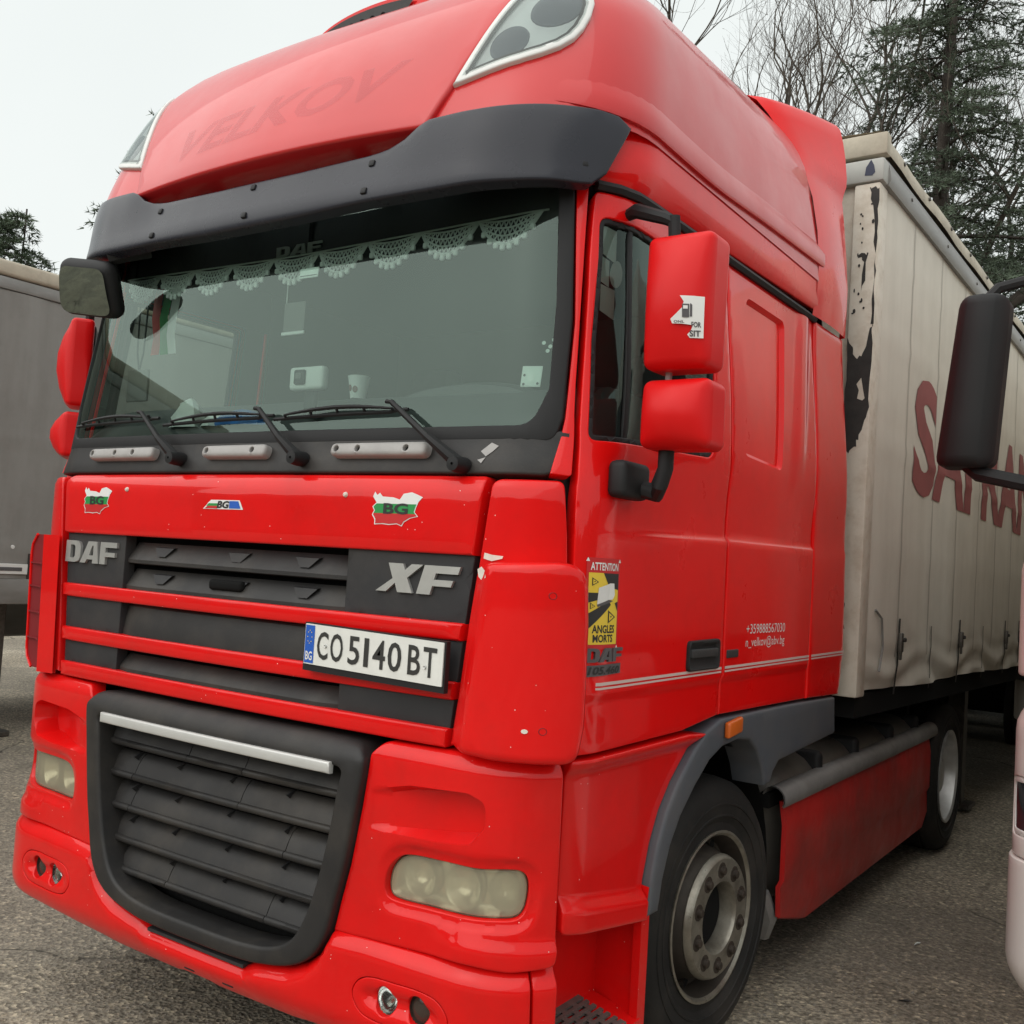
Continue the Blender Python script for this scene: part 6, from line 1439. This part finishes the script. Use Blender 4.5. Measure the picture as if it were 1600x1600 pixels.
def cedar(base, H, spread, seed, label, zmin=.12, dens=1., droop=.12, tl=.15, col=needle, lean=(0, 0), keep=None, shape=.75):
    rg = random.Random(seed); base = Vector(base); t = thing('cedar_tree', label, 'tree', base)
    W = Soup(); C = Soup()
    tr = [base+Vector((lean[0]*h*H+.10*math.sin(h*7+seed), lean[1]*h*H+.1*math.cos(h*6), h*H)) for h in [i/14 for i in range(15)]]
    W.tube(tr, [max(.02, (.0125*H)*(1-i/14)**.85) for i in range(15)], 9)
    h = zmin
    while h < .985:
        nb = rg.randint(3, 5)
        for b in range(nb):
            hh = h+rg.uniform(-.012, .012); P = base+Vector((lean[0]*hh*H, lean[1]*hh*H, hh*H)); a = rg.uniform(0, 6.2832)
            L = spread*(max(.06, 1-hh)**shape)*rg.uniform(.55, 1.15)
            up = rg.uniform(.05, .35); dv = Vector((math.cos(a), math.sin(a), up)); pts = []; n = 9
            if keep and not keep(P, dv, L): continue
            for i in range(n+1):
                s_ = i/n; pts.append(P+Vector((math.cos(a)*L*s_, math.sin(a)*L*s_, up*L*s_-droop*L*s_*s_*2.2))+Vector((rg.gauss(0, .03), rg.gauss(0, .03), rg.gauss(0, .03)))*L*.25)
            W.tube(pts, [max(.006, .016*L*(1-i/n)) for i in range(n+1)], 4)
            nbr = int(L*8*dens)+3; side = Vector((-math.sin(a), math.cos(a), 0))
            for j in range(nbr):
                s_ = .12+.88*(j+rg.random())/nbr; i = min(n-1, int(s_*n)); q = pts[i].lerp(pts[i+1], s_*n-i); sg = 1 if j % 2 else -1
                l2 = L*.34*(1.1-s_*.75)*rg.uniform(.5, 1.2)+.12; dv2 = (side*sg*rg.uniform(.55, 1)+Vector((math.cos(a), math.sin(a), 0))*rg.uniform(.35, .9)+Vector((0, 0, rg.uniform(-.35, .1)))).normalized()
                m_ = 4; tp = [q+dv2*l2*k/m_+Vector((0, 0, -.10*l2*(k/m_)**2)) for k in range(m_+1)]
                W.tube(tp, [.009, .007, .006, .005, .004], 3)
                nt = int(l2/.085*dens)+2
                for k in range(nt):
                    f_ = (k+rg.random())/nt; i2 = min(m_-1, int(f_*m_)); p = tp[i2].lerp(tp[i2+1], f_*m_-i2)
                    tuft(C, p+Vector((rg.gauss(0, .03), rg.gauss(0, .03), rg.gauss(0, .02))), dv2, tl, rg, 6)
        h += rg.uniform(.018, .032)*(14/H)**.5
    W.build('trunk', bark, t, True); C.build('crown', col, t); return t

def bare_tree(base, H, seed, label, depth=7, lean=(0, 0)):
    rg = random.Random(seed); base = Vector(base); t = thing('bare_tree', label, 'tree', base, group=None); W = Soup(); TW = Soup(); C = Soup()
    def grow(p, dv, L, rad, d_):
        n = 4; pts = [p]; q = p; v = dv.copy()
        for i in range(n):
            v = (v+Vector((rg.gauss(0, .13), rg.gauss(0, .13), rg.gauss(.04, .09)))).normalized(); q = q+v*(L/n); pts.append(q)
        r1 = rad*.66; (W if d_ > 3 else TW).tube(pts, [rad+(r1-rad)*i/n for i in range(n+1)], 7 if d_ > 4 else (4 if d_ > 2 else 3))
        if d_ == 0:
            if rg.random() < .3: tuft(C, pts[-1], v, .055, rg, 3)
            return
        k = rg.choice((2, 3, 3)) if d_ > 1 else rg.choice((2, 3, 4))
        for b in range(k):
            s_ = rg.uniform(.45, 1) if b else 1.; i = min(n-1, int(s_*n)); pp = pts[i].lerp(pts[min(n, i+1)], s_*n-i) if s_ < 1 else pts[-1]
            ax = Vector((rg.gauss(0, 1), rg.gauss(0, 1), rg.gauss(0, 1))).cross(v)
            if ax.length < 1e-3: continue
            w = Matrix.Rotation(rg.uniform(.2, .75) if b else rg.uniform(.05, .35), 3, ax.normalized()) @ v
            grow(pp, (w+Vector((0, 0, .10))).normalized(), L*rg.uniform(.62, .86), r1*rg.uniform(.6, .9) if b else r1, d_-1)
    grow(base, Vector((lean[0], lean[1], 1)).normalized(), H*.27, H*.014, depth)
    W.build('trunk', barkl, t, True); TW.build('twig_crown', barkl, t); 
    if C.f: C.build('seed_heads', seedm, t)
    return t
cedar((-2.55, 22., 0), 22.0, 5.4, 21, 'tall dark cedar with straight trunk rising behind the curtain trailer', zmin=.25, dens=.9, tl=.13, droop=.2)
cedar((-.4, 27., 0), 19.0, 5.0, 5, 'cedar with paler needles standing behind the tall straight cedar', zmin=.2, dens=.8, tl=.14, col=needle2, droop=.22)
cedar((-20.5, 10.6, 0), 9.3, 3.0, 8, 'short cedar with drooping tips above the grey trailer roof', zmin=.3, dens=1.2, tl=.14, col=needle2, droop=.3, shape=.45)
cedar((-17.2, 14.4, 0), 12.2, 4.9, 31, 'cedar mostly hidden behind the red cab, thin tips showing beside it', zmin=.5, dens=.9, tl=.14, col=needle2, droop=.1, shape=.3)
bare_tree((-6.6, 23., 0), 23., 3, 'leafless tree with fine twigs directly beside the tall cedar', 8)
bare_tree((-9.4, 25., 0), 26., 12, 'leafless tree with upright limbs rising behind the cab roof', 8)
bare_tree((-4.9, 26., 0), 23., 17, 'leafless tree whose twigs tangle with the tall cedar branches', 8)

# loose grit and a few bits of litter on the asphalt
gr = Soup(); rg = random.Random(2)
for _ in range(5200):
    if rg.random() < .5: x, y = rg.uniform(-3.5, 1.2), rg.uniform(-1.2, .9)
    else: x, y = rg.uniform(1.0, 2.6), rg.uniform(.2, 4.2)
    s_ = rg.uniform(.002, .007)*(1.6 if rg.random() < .06 else 1); p = Vector((x, y, 0)); k = len(gr.v); a0 = rg.uniform(0, 6)
    gr.v += [tuple(p+Vector((math.cos(a0+2.1*j)*s_*rg.uniform(.7, 1.3), math.sin(a0+2.1*j)*s_*rg.uniform(.7, 1.3), 0))) for j in range(3)]+[tuple(p+Vector((rg.uniform(-.3, .3)*s_, 0, s_*rg.uniform(.5, .9))))]
    gr.f += [(k, k+1, k+3), (k+1, k+2, k+3), (k+2, k, k+3)]
me = bpy.data.meshes.new('gravel'); me.from_pydata(gr.v, [], gr.f); me.materials.append(mat('grit_stone', (.24, .215, .185), .9, var=.4, vscale=40)); o = bpy.data.objects.new('gravel', me); COL.objects.link(o)
tag(o, 'loose grit scattered over the worn asphalt', 'gravel', kind='stuff')
def leaf(x, y, a, L, mm, label, nm, cat):
    m = MB(); c, s_ = math.cos(a), math.sin(a); prof = [(-1, 0, .0), (-.4, .32, .006), (.3, .34, .009), (1, .05, .003), (.3, -.30, .006), (-.4, -.34, .01)]
    m.add([(x+L*(u_*c-v_*s_*.6), y+L*(u_*s_+v_*c*.6), .004+h) for u_, v_, h in prof]+[(x, y, .004)], [(i, (i+1) % 6, 6) for i in range(6)], mm); tag(m.build(nm), label, cat)
leaf(1.62, 2.34, .5, .035, postd, 'dark dry leaf on the asphalt in front of the tank skirt', 'fallen_leaf', 'leaf')
leaf(1.50, 3.1, 1.2, .03, paper, 'scrap of white paper on the asphalt beside the tank skirt', 'paper_scrap', 'litter')
